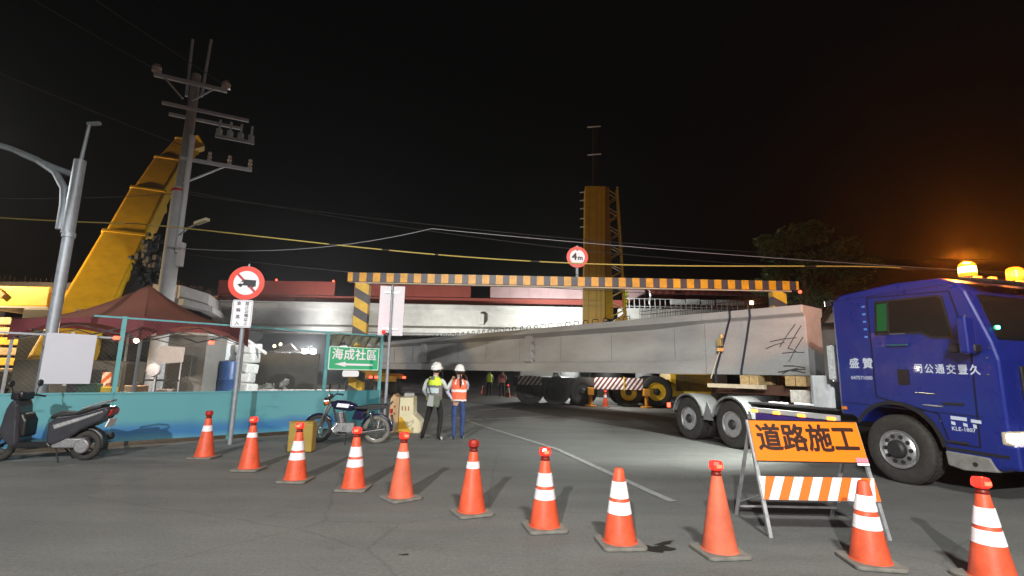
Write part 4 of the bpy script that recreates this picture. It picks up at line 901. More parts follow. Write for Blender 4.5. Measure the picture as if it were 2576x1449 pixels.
person("distant worker in pink vest with dark red yoke beside a lit cone", (-0.53, 33.1, 0), R(-5), dict(elbR=(0.28, 0, 1.15), wriR=(0.2, 0.16, 1.1)), dict(shirt=M_greysl, trousers=M_blk, shoes=M_shoed, sleeve=M_greysl), dict(mats=[M_pinkv, M_redy], pat=lambda a, z: 1 if z > 1.2 and abs(a) < 40 else 0), dict(mat=mat("red_helmet", (0.4, 0.03, 0.02), 0.4)), None, gp)
person("distant worker in dull red vest bending near the orange lantern", (-3.0, 34.5, 0), R(60), dict(che=(0, 0.1, 1.24), neb=(0, 0.18, 1.36), nec=(0, 0.22, 1.42), hd1=(0, 0.27, 1.48), hd2=(0, 0.30, 1.56), shoL=(-0.185, 0.15, 1.33), shoR=(0.185, 0.15, 1.33), elbL=(-0.24, 0.25, 1.1), wriL=(-0.2, 0.4, 1.0), elbR=(0.24, 0.25, 1.1), wriR=(0.2, 0.4, 1.0)),
       dict(shirt=mat("brown_vest", (0.25, 0.10, 0.07), 0.7), trousers=M_blk, shoes=M_shoed, sleeve=mat("brown_vest", (0.25, 0.10, 0.07), 0.7)), None, dict(mat=mat("tan_helmet", (0.35, 0.25, 0.15), 0.5)), None, gp)

# ================================================================== TRACTOR UNIT
TF = Vector((0.296, -0.955, 0)).normalized(); TL = Vector((-TF.y, TF.x, 0)); trz = math.atan2(TF.y, TF.x)
T0 = Vector((6.17, 8.18, 0)) + TL * 1.25
tr = thing("truck", "blue tractor unit with amber roof beacon hauling the concrete girder", "truck", T0, trz)
M_blue = mat("truck_blue", (0.006, 0.020, 0.18), 0.28, coat=0.35, dirt=(0.010, 0.016, 0.155), vscale=1.6)
M_seam = mat("panel_gap", (0.004, 0.005, 0.02), 0.6)
Y0 = -1.23
arch = [(0.66 * math.cos(R(a)), 0.55 + 0.66 * math.sin(R(a))) for a in range(8, 160, 8)]
prof = [(-0.95, 0.98), (-0.95, 2.92), (-0.90, 3.04), (-0.75, 3.10), (0.2, 3.17), (0.85, 3.14), (1.08, 3.04), (1.18, 2.90), (1.42, 2.15), (1.47, 1.9), (1.47, 0.50), (1.38, 0.42), (0.70, 0.42)] + arch + [(-0.72, 0.98)]
g = B(); g.prism(prof, frame((0, Y0, 0), (1, 0, 0), (0, 0, 1)), -2.46); cab = g.done("cab", M_blue, tr, bevel=0.055, seg=3)
for p in cab.data.polygons: p.use_smooth = False
def side(pts, name, m, parent=None, y=Y0 - 0.004, d=0.006):
    g = B(); g.prism(pts, frame((0, y, 0), (1, 0, 0), (0, 0, 1)), d); return g.done(name, m, parent or cab)
def strip(a, b, wdt, name, m, y=Y0 - 0.001, parent=None):
    g = B(); g.bar((a[0], y, a[1]), (b[0], y, b[1]), wdt, 0.006, up=(0, 1, 0)); return g.done(name, m, parent or cab)
side([(-0.10, 2.85), (-0.14, 2.40), (0.03, 2.395), (0.06, 2.85)], "quarter_pane", mat("green_glass", (0.01, 0.09, 0.03), 0.12), y=Y0 - 0.0105, d=0.003)
win = side([(-0.12, 2.88), (-0.16, 2.37), (0.55, 2.35), (0.68, 2.27), (0.93, 2.25), (0.86, 2.82), (0.80, 2.86)], "side_window", M_glass)
strip((0.08, 2.87), (0.05, 2.36), 0.035, "window_divider", M_black, Y0 - 0.008, win)
side([(-0.14, 2.91), (-0.19, 2.335), (0.54, 2.315), (0.66, 2.235), (0.97, 2.215), (0.89, 2.86), (0.82, 2.89)], "window_seal", M_black, y=Y0 - 0.001, d=0.004)
side([(0.06, 2.345), (0.30, 2.337), (0.30, 2.33), (0.06, 2.338)], "window_trim", M_alu, y=Y0 - 0.007)
door = [(-0.27, 2.98), (-0.27, 1.32), (0.64, 1.12), (0.75, 0.72), (1.12, 0.70), (1.16, 2.05), (0.98, 2.92)]
for a, b in zip(door, door[1:] + door[:1]): strip(a, b, 0.022, "door_gap", M_seam, Y0 - 0.0005)
strip((-0.95, 1.20), (1.2, 1.12), 0.012, "body_crease", M_seam); strip((-0.95, 3.0), (1.05, 3.02), 0.012, "roof_seam", M_seam)
g = B(); g.bar((0.02, Y0 - 0.03, 2.16), (0.34, Y0 - 0.03, 2.155), 0.035, 0.03); g.done("door_handle", mat("handle_gloss", (0.05, 0.2, 0.25), 0.1, 0.6), cab, bevel=0.01)
for z, x in ((1.42, 0.36), (1.24, 0.45)):
    g = B(); g.bar((x, Y0 - 0.012, z), (x + 0.28, Y0 - 0.012, z - 0.01), 0.012, 0.018); g.done("trim_strip", M_chrome, cab)
side([(0.12, 1.77), (0.29, 1.77), (0.29, 1.53), (0.12, 1.53)], "intake_grille", mat("brown_black", (0.02, 0.012, 0.012), 0.6))
for k in range(5):
    g = B(); g.box((-0.34, Y0 - 0.004, 2.84 - 0.13 * k), (0.05, 0.008, 0.03)); g.done("rivet_mark", mat("cyan_mark", (0.10, 0.25, 0.6), 0.4), cab)
M_let = mat("white_lettering", (0.52, 0.56, 0.66), 0.5)
FT = lambda x, z: frame((x, Y0 - 0.0045, z), (1, 0, 0), (0, 0, 1))
lettering("盛", 0.185, FT(-0.60, 1.865), M_let, cab, 0.018); lettering("贊", 0.185, FT(-0.36, 1.86), M_let, cab, 0.018)
lettering("047571000", 0.085, FT(-0.49, 1.625), M_let, cab, 0.012, sx=1.0)
for k, ch in enumerate("司公通交豐久"): lettering(ch, 0.150, FT(0.44 + 0.148 * k, 1.775 - 0.004 * k), M_let, cab, 0.018, sx=0.85)
for k, (x0, x1, z, hh) in enumerate(((0.80, 1.00, 1.055, 0.05), (1.05, 1.17, 1.035, 0.045), (0.80, 0.85, 0.985, 0.045), (0.95, 1.00, 0.975, 0.045), (1.07, 1.11, 0.965, 0.05))):
    side([(x0, z), (x1, z - 0.01), (x1, z - 0.01 + hh), (x0, z + hh)], "stencil_block", M_let, y=Y0 - 0.0015, d=0.003)
lettering("KLE-1807", 0.075, FT(0.945, 0.925), M_let, cab, 0.012)
n_ = len(arch); rr_ = [(0.72 * math.cos(R(q)), 0.55 + 0.72 * math.sin(R(q))) for q in range(8, 160, 8)]
g = B(); g._add([Vector((u, Y0 - 0.02, v)) for u, v in arch] + [Vector((u, Y0 - 0.02, v)) for u, v in rr_] + [Vector((u, Y0 + 0.02, v)) for u, v in rr_], [(i, i + 1, n_ + i + 1, n_ + i) for i in range(n_ - 1)] + [(n_ + i, n_ + i + 1, 2 * n_ + i + 1, 2 * n_ + i) for i in range(n_ - 1)]); g.done("arch_flare", M_black, cab)
side([(0.70, 0.66), (1.44, 0.64), (1.44, 0.60), (0.70, 0.62)], "sill_trim", M_black)
for zz in (0.74, 1.28):
    g = B(); g.box((0.86, Y0 - 0.012, zz), (0.26, 0.03, 0.03)); g.done("foot_step", M_dark, cab)
g = B(); g.box((-0.86, Y0 - 0.006, 1.10), (0.10, 0.012, 0.05)); g.done("side_reflector", mat("amber_reflector", (0.7, 0.2, 0.02), 0.3), cab)
# front: windscreen, grille, bumper, lights
wf = Vector((1.42 - 1.18, 0, 2.15 - 2.90)).normalized()
Mw = frame((1.30, 0, 2.525), (0, 1, 0), -wf); g = B(); g.prism([(-1.08, -0.36), (1.08, -0.36), (1.02, 0.34), (-1.02, 0.34)], Mw @ Matrix.Translation((0, 0, -0.002)), 0.012); g.done("windscreen", M_glass, tr)
g = B(); g.box((1.485, 0, 1.45), (0.05, 1.7, 0.75)); gr = g.done("grille", M_black, tr, bevel=0.02)
for k in range(5):
    g = B(); g.box((1.515, 0, 1.18 + 0.14 * k), (0.03, 1.6, 0.05)); g.done("grille_bar", M_dark, gr)
g = B(); g.box((1.42, 0, 0.62), (0.26, 2.47, 0.34)); g.done("bumper", M_blue, tr, bevel=0.05, seg=3)
g = B(); g.prism([(0.68, 0.60), (1.22, 0.58), (1.30, 0.40), (0.90, 0.36), (0.70, 0.40)], frame((0, Y0 - 0.02, 0), (1, 0, 0), (0, 0, 1)), -0.35); st = g.done("step_box", mat("dusty_step", (0.20, 0.19, 0.18), 0.7, var=0.3, vscale=9), tr, bevel=0.02)
g = B(); g.cyl((1.05, Y0 - 0.024, 0.47), (1.05, Y0 - 0.03, 0.47), 0.03, n=14); g.done("step_bolt", M_dark, st)
for s in (-1, 1):
    g = B(); g.box((1.435, s * 1.06, 0.86), (0.14, 0.36, 0.20)); hl = g.done("headlight", mat("headlight_shell", (0.5, 0.42, 0.3), 0.2), tr, bevel=0.04, seg=3)
    g = B(); g.box((1.475, s * 1.08, 0.87), (0.10, 0.335, 0.13)); g.done("headlight_lens", mat("headlamp_lit", (1, 0.9, 0.7), 0.3, emit=(1.0, 0.78, 0.45), es=45), tr, bevel=0.03, seg=3)
    # mirrors
    g = B(); g.tube([(1.12, s * 1.22, 2.50), (1.25, s * 1.42, 2.52), (1.25, s * 1.42, 2.05), (1.14, s * 1.22, 2.06)], 0.02); ma = g.done("mirror_arm", M_black, tr, True)
    g = B(); g.box((1.25, s * 1.43, 2.24), (0.12, 0.2, 0.52)); g.done("mirror_shell", M_blue, ma, bevel=0.035, seg=3)
    g = B(); g.box((1.16, s * 1.35, 2.06), (0.34, 0.16, 0.12)); g.done("lower_mirror", M_black, ma, bevel=0.03, seg=3)
g = B(); g.box((1.25, 0, 3.06), (0.42, 2.2, 0.05), Matrix.Rotation(R(14), 4, 'Y')); g.done("sun_visor", M_dark, tr, bevel=0.015)
g = B(); g.box((1.37, -0.98, 2.36), (0.05, 0.05, 0.05)); g.done("dash_indicator", mat("green_led", (0.1, 1, 0.4), 0.3, emit=(0.10, 1.0, 0.42), es=9), tr, bevel=0.012)
for x, z in ((1.35, 1.93), (1.33, 1.70), (0.66, 1.02), (1.385, 2.07)):
    g = B(); g.ball((x, Y0 - 0.012, z), 0.016, 8); g.done("chrome_stud", M_chrome, cab, True)
# roof beacons
for x, y in ((0.72, -0.30), (0.78, 0.75)):
    g = B(); g.cyl((x, y, 3.12), (x, y, 3.25), 0.08, 0.10, 16); be = g.done("beacon", M_black, tr, True)
    hot = y < 0
    g = B(); g.lathe([(0.10, 3.25), (0.118, 3.28), (0.118, 3.31)], Matrix.Translation((x, y, 0)), 18); g.done("beacon_rim", mat("amber_dome", (1, 0.3, 0.02), 0.2, emit=(1.0, 0.22, 0.012), es=2.0), be, True)
    g = B(); g.lathe([(0.115, 3.31), (0.113, 3.41)], Matrix.Translation((x, y, 0)), 18); g.done("beacon_lens", mat("beacon_amber_lit", (1, 0.5, 0.05), 0.2, emit=(1.0, 0.50, 0.14), es=18) if hot else mat("beacon_amber_dim", (1, 0.4, 0.05), 0.2, emit=(1.0, 0.30, 0.03), es=3), be, True)
    g = B(); g.lathe([(0.113, 3.41), (0.105, 3.45), (0.06, 3.48), (0.001, 3.485)], Matrix.Translation((x, y, 0)), 18); g.done("beacon_cap", mat("amber_dome", (1, 0.3, 0.02)), be, True)
_bp = T0 + TF * 0.72 - TL * 0.30 + Vector((0, 0, 3.58)); point(tr, _bp, LAMP["beacon"], (1.0, 0.24, 0.012), 0.08)
for x, y in ((0.98, -0.55), (1.02, -0.28), (1.0, 0.4)):
    g = B(); g.box((x, y, 3.17), (0.07, 0.11, 0.05)); g.done("roof_marker", M_amber, tr, bevel=0.012)
# chassis
g = B()
for s in (-0.42, 0.42): g.box((-2.4, s, 0.88), (7.4, 0.09, 0.27))
g.box((-2.0, 0, 0.88), (0.1, 0.84, 0.2)); g.box((-5.9, 0, 0.88), (0.1, 0.84, 0.2)); g.done("chassis_frame", M_dark, tr)
g = B(); g.box((-2.05, Y0 + 0.03, 0.905), (2.1, 0.06, 0.10)); rail = g.done("side_rail", mat("rail_pale", (0.55, 0.54, 0.55), 0.4, 0.3), tr, bevel=0.012)
g = B(); g.box((-2.0, Y0 + 0.035, 0.73), (1.95, 0.05, 0.22)); g.done("side_skirt", mat("purple_skirt", (0.05, 0.02, 0.20), 0.35), tr, bevel=0.01)
for x in (-2.98, -2.38, -1.78, -1.14):
    g = B(); g.box((x, Y0 - 0.012, 0.885), (0.16, 0.03, 0.055)); g.done("amber_marker", M_amber, rail, bevel=0.008)
g = B(); g.box((-2.2, 0, 1.035), (2.3, 2.1, 0.035)); g.done("deck_plate", mat("deck_plate", (0.05, 0.05, 0.052), 0.5, 0.4), tr)
g = B(); g.box((-1.95, -0.85, 1.085), (0.55, 0.16, 0.04)); g.box((-2.65, -0.9, 1.075), (0.4, 0.14, 0.03)); g.done("deck_fitting", M_white, tr, bevel=0.008)
g = B(); g.cyl((-1.62, -0.62, 1.06), (-1.62, -0.62, 1.66), 0.34, 0.34, 22); g.done("air_tank", mat("pale_tank", (0.55, 0.58, 0.60), 0.35, 0.2, var=0.2, vscale=5), tr, True)
g = B(); g.box((-2.2, -0.6, 1.22), (0.55, 0.3, 0.26)); g.done("tool_box", mat("checker_box", (0.45, 0.42, 0.38), 0.5, var=0.4, vscale=14), tr, bevel=0.01)
g = B(); g.cyl((-1.12, -1.02, 1.55), (-1.12, -1.02, 2.22), 0.085, n=16); ex = g.done("exhaust_stack", M_chrome, tr, True)
g = B(); g.box((-1.14, -1.11, 1.9), (0.14, 0.02, 0.62)); g.done("heat_shield", mat("perforated_white", (0.62, 0.66, 0.68), 0.3, 0.3, var=0.3, vscale=22), ex, bevel=0.006)
for s in (-0.5, 0.2):
    g = B(); g.tube([(-0.97, s, 1.5), (-1.4, s, 1.25), (-1.9, s * 0.7, 1.35), (-2.4, s * 0.4, 1.2)], 0.025); g.done("air_hose", mat("hose", (0.3, 0.05, 0.03), 0.5), tr, True)
# fenders over the rear axles
AX = (-3.72, -5.28)
def tyre_wheel(x, s, r=0.52, wd=0.30, dual=False, front_w=False, parent=None, rim_m=None, yo=1.25):
    Mw = Matrix.Translation((x, s * yo, r)) @ Matrix.Rotation(R(90 * s), 4, 'X') @ Matrix.Rotation(R(180), 4, 'X')
    # lathe axis z points outward after the transform
    Mw = Matrix.Translation((x, s * yo, r)) @ Matrix.Rotation(R(-90 * s), 4, 'X')
    tot = wd * 2.1 if dual else wd
    P = [(r * 0.56, -tot), (r * 0.85, -tot * 1.0), (r * 0.97, -tot * 0.97), (r, -tot * 0.9)]
    if dual: P += [(r, -wd * 1.2), (r * 0.8, -wd * 1.1), (r * 0.8, -wd * 1.0), (r, -wd * 0.9)]
    P += [(r, -wd * 0.12), (r * 0.975, -0.02), (r * 0.9, 0.0), (r * 0.72, 0.0), (r * 0.60, -0.02), (r * 0.57, -0.05)]
    g = B(); g.lathe(P, Mw, 44); o = g.done("wheel", M_rubber, parent, True)
    g = B()
    for i in range(44):
        a = 2 * math.pi * i / 44
        for q in (-0.25, -0.55, -0.8): g.box(Mw @ Vector(((r + 0.002) * math.cos(a), (r + 0.002) * math.sin(a), wd * q)), (0.055, wd * 0.2, 0.02), Mw.to_3x3().to_4x4() @ Matrix.Rotation(a, 4, 'Z') @ Matrix.Rotation(R(90), 4, 'Y'))
    g.done("tread", M_rubber, o, kind="stuff")
    rm = rim_m or M_alu; g = B()
    if front_w:
        g.lathe([(r * 0.575, -0.03), (r * 0.565, 0.0), (r * 0.53, -0.01), (r * 0.50, -0.05), (r * 0.46, -0.02), (r * 0.30, 0.01), (r * 0.26, 0.0)], Mw, 36)
        g.done("rim", rm, o, True)
        g = B(); g.lathe([(r * 0.27, 0.0), (r * 0.26, 0.06), (r * 0.20, 0.09), (0.001, 0.09)], Mw, 24); g.done("hub", M_dark, o, True)
        for i in range(10):
            g = B(); a = 2 * math.pi * i / 10; p = Mw @ Vector((r * 0.38 * math.cos(a), r * 0.38 * math.sin(a), 0.0)); q = Mw @ Vector((r * 0.38 * math.cos(a), r * 0.38 * math.sin(a), 0.012)); g.cyl(p, q, r * 0.065, n=10); g.done("hand_hole", M_dark, o)
    else:
        g.lathe([(r * 0.575, -0.03), (r * 0.56, 0.0), (r * 0.53, -0.01), (r * 0.50, -0.12), (r * 0.48, -0.17), (r * 0.20, -0.18)], Mw, 36); g.done("rim", rm, o, True)
        g = B(); g.lathe([(r * 0.24, -0.18), (r * 0.22, -0.02), (r * 0.15, 0.02), (0.001, 0.02)], Mw, 22); g.done("hub", M_dark, o, True)
    return o
for s in (-1, 1):
    tyre_wheel(0, s, 0.52, 0.31, front_w=True, parent=tr, yo=1.235)
    for x in AX: tyre_wheel(x, s, 0.52, 0.27, dual=True, parent=tr, yo=1.23)
    for x in AX:
        g = B(); n = 16; P = []; y0, y1 = (s * 1.26, s * 0.66)
        for i in range(n + 1):
            a = R(8 + 164 * i / n); rr = 0.62
            P.append(((x + rr * math.cos(a), y0, 0.54 + rr * math.sin(a)), (x + rr * math.cos(a), y1, 0.54 + rr * math.sin(a)), (x + (rr - 0.05) * math.cos(a), y0, 0.54 + (rr - 0.05) * math.sin(a))))
        for i in range(n): g.quad(P[i][0], P[i][1], P[i + 1][1], P[i + 1][0]); g.quad(P[i][0], P[i + 1][0], P[i + 1][2], P[i][2])
        o = g.done("fender", mat("fender_grey", (0.19, 0.19, 0.19), 0.5, var=0.15, vscale=5), tr, True); sd = o.modifiers.new("thick", 'SOLIDIFY'); sd.thickness = 0.012
    g = B(); g.prism([(-4.50, 1.02), (-4.30, 0.55), (-4.66, 0.55)], frame((0, s * 1.25, 0), (1, 0, 0), (0, 0, 1)), 0.02 * s); g.done("fender_web", mat("fender_grey", (0.19, 0.19, 0.19)), tr)
    g = B(); g.box((-6.16, s * 1.12, 0.80), (0.05, 0.22, 0.12)); g.done("tail_lamp", M_redhot if s < 0 else M_redon, tr, bevel=0.01)
g = B(); g.box((-6.12, 0, 0.80), (0.05, 2.3, 0.16)); g.done("rear_crossbar", M_dark, tr)
for s in (-1, 1):
    g = B(); g.cyl((0, s * 0.95, 0.52), (0, 0, 0.52), 0.06); g.done("axle", M_dark, tr, True)
for x in AX:
    g = B(); g.cyl((x, -0.65, 0.52), (x, 0.65, 0.52), 0.08); g.ball((x, 0, 0.52), 0.2, 12); g.done("axle", M_dark, tr, True)
g = B(); g.cyl((-4.4, 0, 1.02), (-4.4, 0, 1.16), 0.55, n=28); g.done("turntable", M_dark, tr, True)
# lamp added on the back of the cab that lights the road beside the wheels
g = B(); g.box((-1.02, -1.15, 2.98), (0.12, 0.16, 0.12)); wk = g.done("added_lamp", M_black, tr, bevel=0.01)
g = B(); g.box((-1.085, -1.15, 2.98), (0.012, 0.13, 0.09)); g.done("added_lamp_lens", M_lampwhite, wk)
_wp = T0 - TF * 1.12 - TL * 1.2 + Vector((0, 0, 2.95)); spot(tr, _wp, (3.0, 11.9, 0), LAMP["cab_fill"], 95, 0.8, (0.93, 1.0, 0.93), 0.12)
_hp = T0 + TF * 1.60 - TL * 1.0 + Vector((0, 0, 0.87)); spot(tr, _hp, _hp + TF * 6 + Vector((0, 0, -0.5)), LAMP["headlamp"], 110, 0.8, (1, 0.86, 0.6), 0.06)

# ================================================================== CONCRETE GIRDER ON THE TRUCK
GD = Vector((-math.sin(R(37)), math.cos(R(37)), 0)); GN = Vector((GD.y, -GD.x, 0))      # GN points to the far side
G0 = Vector((6.82, 11.5, 0)); GLEN = 33.0; GBZ = 1.655; GW = 0.98
gi = thing("concrete_girder", "long precast concrete bridge girder lying on the truck and its rear dolly", "girder", G0 + GN * GW / 2, math.atan2(GD.y, GD.x))
def gp_(s, o, z): return G0 + GD * s + GN * o + Vector((0, 0, z))
H0, H1 = GBZ, 3.30
ends = [(0.06, H0), (0.92, H0), (0.92, H0 + 0.05), (0.92, H1 - 0.27), (1.03, H1 - 0.19), (1.03, H1), (-0.05, H1), (-0.05, H1 - 0.19), (0.06, H1 - 0.27), (0.06, H0 + 0.05)]
midp = [(0.06, H0), (0.92, H0), (0.92, H0 + 0.28), (0.64, H0 + 0.5), (0.64, H1 - 0.36), (0.99, H1 - 0.20), (0.99, H1), (-0.01, H1), (-0.01, H1 - 0.20), (0.34, H1 - 0.36), (0.34, H0 + 0.5), (0.06, H0 + 0.28)]
midp_v = [(0.06, H0), (0.92, H0), (0.92, H0 + 0.30), (0.80, H0 + 0.40), (0.80, H1 - 0.34), (1.03, H1 - 0.19), (1.03, H1), (-0.05, H1), (-0.05, H1 - 0.19), (0.18, H1 - 0.34), (0.18, H0 + 0.40), (0.06, H0 + 0.30)]
def conc_girder():
    m = bpy.data.materials.new("girder_concrete"); m.use_nodes = True; N = m.node_tree.nodes; L = m.node_tree.links; b = N["Principled BSDF"]
    tc = N.new("ShaderNodeTexCoord")
    n1 = N.new("ShaderNodeTexNoise"); n1.inputs["Scale"].default_value = 0.9; n1.inputs["Detail"].default_value = 7; n1.inputs["Roughness"].default_value = 0.6
    mp = N.new("ShaderNodeMapping"); mp.inputs["Scale"].default_value = (0.35, 1, 1.2); L.new(tc.outputs["Object"], mp.inputs[0]); L.new(mp.outputs[0], n1.inputs[0])
    r = N.new("ShaderNodeValToRGB"); e = r.color_ramp.elements; e[0].position = 0.33; e[0].color = (0.25, 0.25, 0.25, 1); e[1].position = 0.66; e[1].color = (0.37, 0.375, 0.375, 1)
    L.new(n1.outputs[0], r.inputs[0])
    n2 = N.new("ShaderNodeTexNoise"); n2.inputs["Scale"].default_value = 25; n2.inputs["Detail"].default_value = 6; L.new(tc.outputs["Object"], n2.inputs[0])
    r2 = N.new("ShaderNodeValToRGB"); e = r2.color_ramp.elements; e[0].position = 0.3; e[0].color = (0.93, 0.93, 0.93, 1); e[1].position = 0.6; e[1].color = (1.03, 1.03, 1.03, 1); L.new(n2.outputs[0], r2.inputs[0])
    mx = N.new("ShaderNodeMix"); mx.data_type = 'RGBA'; mx.blend_type = 'MULTIPLY'; mx.inputs[0].default_value = 1; L.new(r.outputs[0], mx.inputs[6]); L.new(r2.outputs[0], mx.inputs[7])
    L.new(mx.outputs[2], b.inputs["Base Color"]); b.inputs["Roughness"].default_value = 0.75
    bp = N.new("ShaderNodeBump"); bp.inputs["Strength"].default_value = 0.2; bp.inputs["Distance"].default_value = 0.02; L.new(n2.outputs[0], bp.inputs["Height"]); L.new(bp.outputs[0], b.inputs["Normal"])
    return m
M_gird = conc_girder()
g = B(); g.prism(ends, frame(gp_(0, 0, 0), GN, (0, 0, 1)), -2.6); g.done("end_block", M_gird, gi, world=True, bevel=0.02)
n = len(midp_v); g = B()        # the web thins from the end block into the long middle part
secs = [(2.6, None), (4.4, midp_v), (GLEN - 4.4, midp_v), (GLEN - 2.6, None)]
e12 = [(0.06, H0), (0.92, H0), (0.92, H0 + 0.30), (0.92, H0 + 0.40), (0.92, H1 - 0.27), (1.03, H1 - 0.19), (1.03, H1), (-0.05, H1), (-0.05, H1 - 0.19), (0.06, H1 - 0.27), (0.06, H0 + 0.40), (0.06, H0 + 0.30)]
V = []
for s, P in secs: V += [gp_(s, u, v) for u, v in (P or e12)]
F = [tuple(range(n - 1, -1, -1)), tuple(range(3 * n, 4 * n))]
for k in range(3): F += [(k * n + i, k * n + (i + 1) % n, (k + 1) * n + (i + 1) % n, (k + 1) * n + i) for i in range(n)]
g._add(V, F); g.done("beam", M_gird, gi, world=True)
g = B(); g.prism(ends, frame(gp_(GLEN - 2.6, 0, 0), GN, (0, 0, 1)), -2.6); g.done("end_block", M_gird, gi, world=True, bevel=0.02)
for s in (10.05, 19.05, 28.0):
    g = B()
    g.prism([(0.0, H0 + 0.40), (0.05, H0 + 0.34), (0.18, H0 + 0.42), (0.18, H1 - 0.34), (0.05, H1 - 0.26), (0.0, H1 - 0.34)], frame(gp_(s, 0, 0), GN, (0, 0, 1)), -0.38); g.done("diaphragm_stub", M_gird, gi, world=True)
    for k in range(3):
        g = B(); z = H0 + 0.5 + 0.3 * k; g.tube([gp_(s - 0.0, 0.05, z), gp_(s - 0.18, -0.06, z + 0.02), gp_(s - 0.4, -0.10, z - 0.12)], 0.010, 6); g.done("tie_bar", M_rust, gi, True, world=True)
for k in range(9):      # formwork joints on the near face
    s = 3.6 + 2.45 * k
    if abs(s - 10.2) < 0.5 or abs(s - 19.2) < 0.6: continue
    uo = 0.055 + (0.175 - 0.055) * min(1, max(0, (s - 2.6) / 1.8))
    g = B(); g.bar(gp_(s, uo, H0 + 0.42), gp_(s, uo, H1 - 0.36), 0.012, 0.006, up=-GN); g.done("form_joint", mat("joint_line", (0.16, 0.16, 0.16), 0.8), gi, world=True)
# stirrup loops standing out of the top
g = B(); g.tube([(0, -0.18, -0.02), (0, -0.18, 0.13), (0, -0.14, 0.18), (0, 0.12, 0.17), (0, 0.16, 0.13), (0, 0.16, 0.06)], 0.016, 6)
lp = g.done("stirrup", mat("stirrup_steel", (0.06, 0.045, 0.04), 0.7), gi, True)
Mi = root_matrix(gi).inverted()
for k in range(58):
    o = lp if k == 0 else lp.copy()
    if k: C.objects.link(o)
    p = Mi @ gp_(5.5 + 0.46 * k, 0.30 + 0.02 * math.sin(k * 1.3), H1); o.location = p; o.rotation_euler = (0, random.uniform(-0.12, 0.12), R(75) + random.uniform(-0.15, 0.15)); o.parent = gi
# brush marks of black paint on the face
S = [((0.23, 2.86), (0.63, 2.33)), ((0.10, 2.82), (0.44, 2.29)), ((0.84, 2.47), (0.21, 2.54)), ((0.96, 2.3), (0.5, 2.44)), ((0.08, 2.55), (0.44, 1.98)), ((0.58, 2.18), (0.08, 2.19)), ((0.44, 2.3), (0.22, 2.19)), ((0.57, 1.88), (0.08, 1.84)), ((0.7, 1.73), (0.08, 1.81)), ((0.4, 1.77), (0.1, 1.72)), ((0.61, 1.70), (0.25, 1.83))]
M_mark = mat("black_paint_mark", (0.045, 0.045, 0.045), 0.7, var=0.5, vscale=40)
for k, (a, b) in enumerate(S):
    g = B(); a3 = gp_(a[0], 0.057, a[1]); b3 = gp_(b[0], 0.057, b[1]); mid = a3.lerp(b3, 0.5) + Vector((0, 0, 0.02)); wd_ = 0.022 if k < 7 else 0.03
    for p, q, w1 in ((a3, mid, wd_), (mid, b3, wd_ * 0.8)): g.bar(p, q, w1, 0.004, up=-GN)
    g.done("paint_mark", M_mark, gi, world=True)
# lashing straps
M_strap = mat("blue_black_strap", (0.02, 0.025, 0.045), 0.7)
for (st_, sb_), lab in (((1.78, 2.30), "dark lashing strap with ratchet tying the girder to the truck"), ((1.25, 1.60), "plain dark lashing strap tying down the girder end")):
    t = thing("lashing_strap", lab, "strap", gp_(sb_, -0.03, 1.2), 0)
    loop = [gp_(sb_, 0.02, 1.25), gp_(sb_, 0.03, H0 + 0.1), gp_(sb_ * 0.4 + st_ * 0.6, 0.0, 2.6), gp_(st_, -0.062, H1 - 0.19), gp_(st_, -0.062, H1 - 0.01), gp_(st_, -0.04, H1 + 0.012), gp_(st_ + 0.03, 0.5, H1 + 0.014), gp_(st_ + 0.05, 1.02, H1 + 0.012), gp_(st_ + 0.05, 1.045, H1 - 0.05), gp_(sb_, 1.0, H0), gp_(sb_, 0.97, 1.25)]
    g = B()
    for p, q in zip(loop[:-1], loop[1:]): g.bar(p, q, 0.055, 0.008, up=-GN if abs((q - p).normalized().z) > 0.3 else (0, 0, 1))
    g.done("webbing", M_strap, t, world=True)
    if "ratchet" in lab:
        g = B(); c = gp_(2.10, -0.05, 2.50); g.box(c, (0.12, 0.12, 0.22), Matrix.Rotation(R(37), 4, 'Z')); g.box(c + Vector((0.05, 0, 0.15)), (0.06, 0.06, 0.12)); g.box(c + Vector((0, 0, -0.2)), (0.16, 0.08, 0.1)); g.done("ratchet", mat("zinc_gold", (0.42, 0.34, 0.16), 0.4, 0.6), t, world=True, bevel=0.01)
        g = B(); g.tube([c + Vector((0, 0, -0.2)), c + Vector((-0.12, 0, -0.5)), c + Vector((-0.26, 0.05, -0.95))], 0.012); g.done("loose_tail", mat("cream_rope", (0.5, 0.45, 0.35), 0.8), t, True, world=True)
# timber blocks and the bolster that carry the girder
Rg = Matrix.Rotation(math.atan2(GD.y, GD.x), 4, 'Z')
bo = thing("bolster", "brown steel bolster beam carrying the girder above the truck axles", "bolster", gp_(1.4, 0.49, 1.16))
g = B(); g.box(gp_(1.0, 0.49, 1.29), (2.9, 0.55, 0.24), Rg); g.done("beam", mat("brown_steel", (0.10, 0.045, 0.03), 0.6, var=0.3), bo, world=True, bevel=0.01)
g = B(); g.box(gp_(1.7, -0.1, 1.37), (1.5, 0.12, 0.10), Rg); g.done("side_plank", mat("pale_plank", (0.55, 0.45, 0.33), 0.7, var=0.2), bo, world=True)
tg = "timber blocks under the girder end"
for s, o, lab in ((1.38, 0.12, "squared timber block under the girder beside the second strap"), (0.28, 0.12, "squared timber block under the girder tip near the pale tank"), (1.38, 0.80, "squared timber block under the far edge of the girder"), (0.28, 0.80, "squared timber block under the far corner of the girder tip")):
    g = B()
    for q in (-0.075, 0.075): g.box(gp_(s + q * 1.6, o, 1.53), (0.22, 0.34, 0.235), Rg)
    tag(g.done("timber_block", M_wood, None, bevel=0.012), lab, "timber", tg)

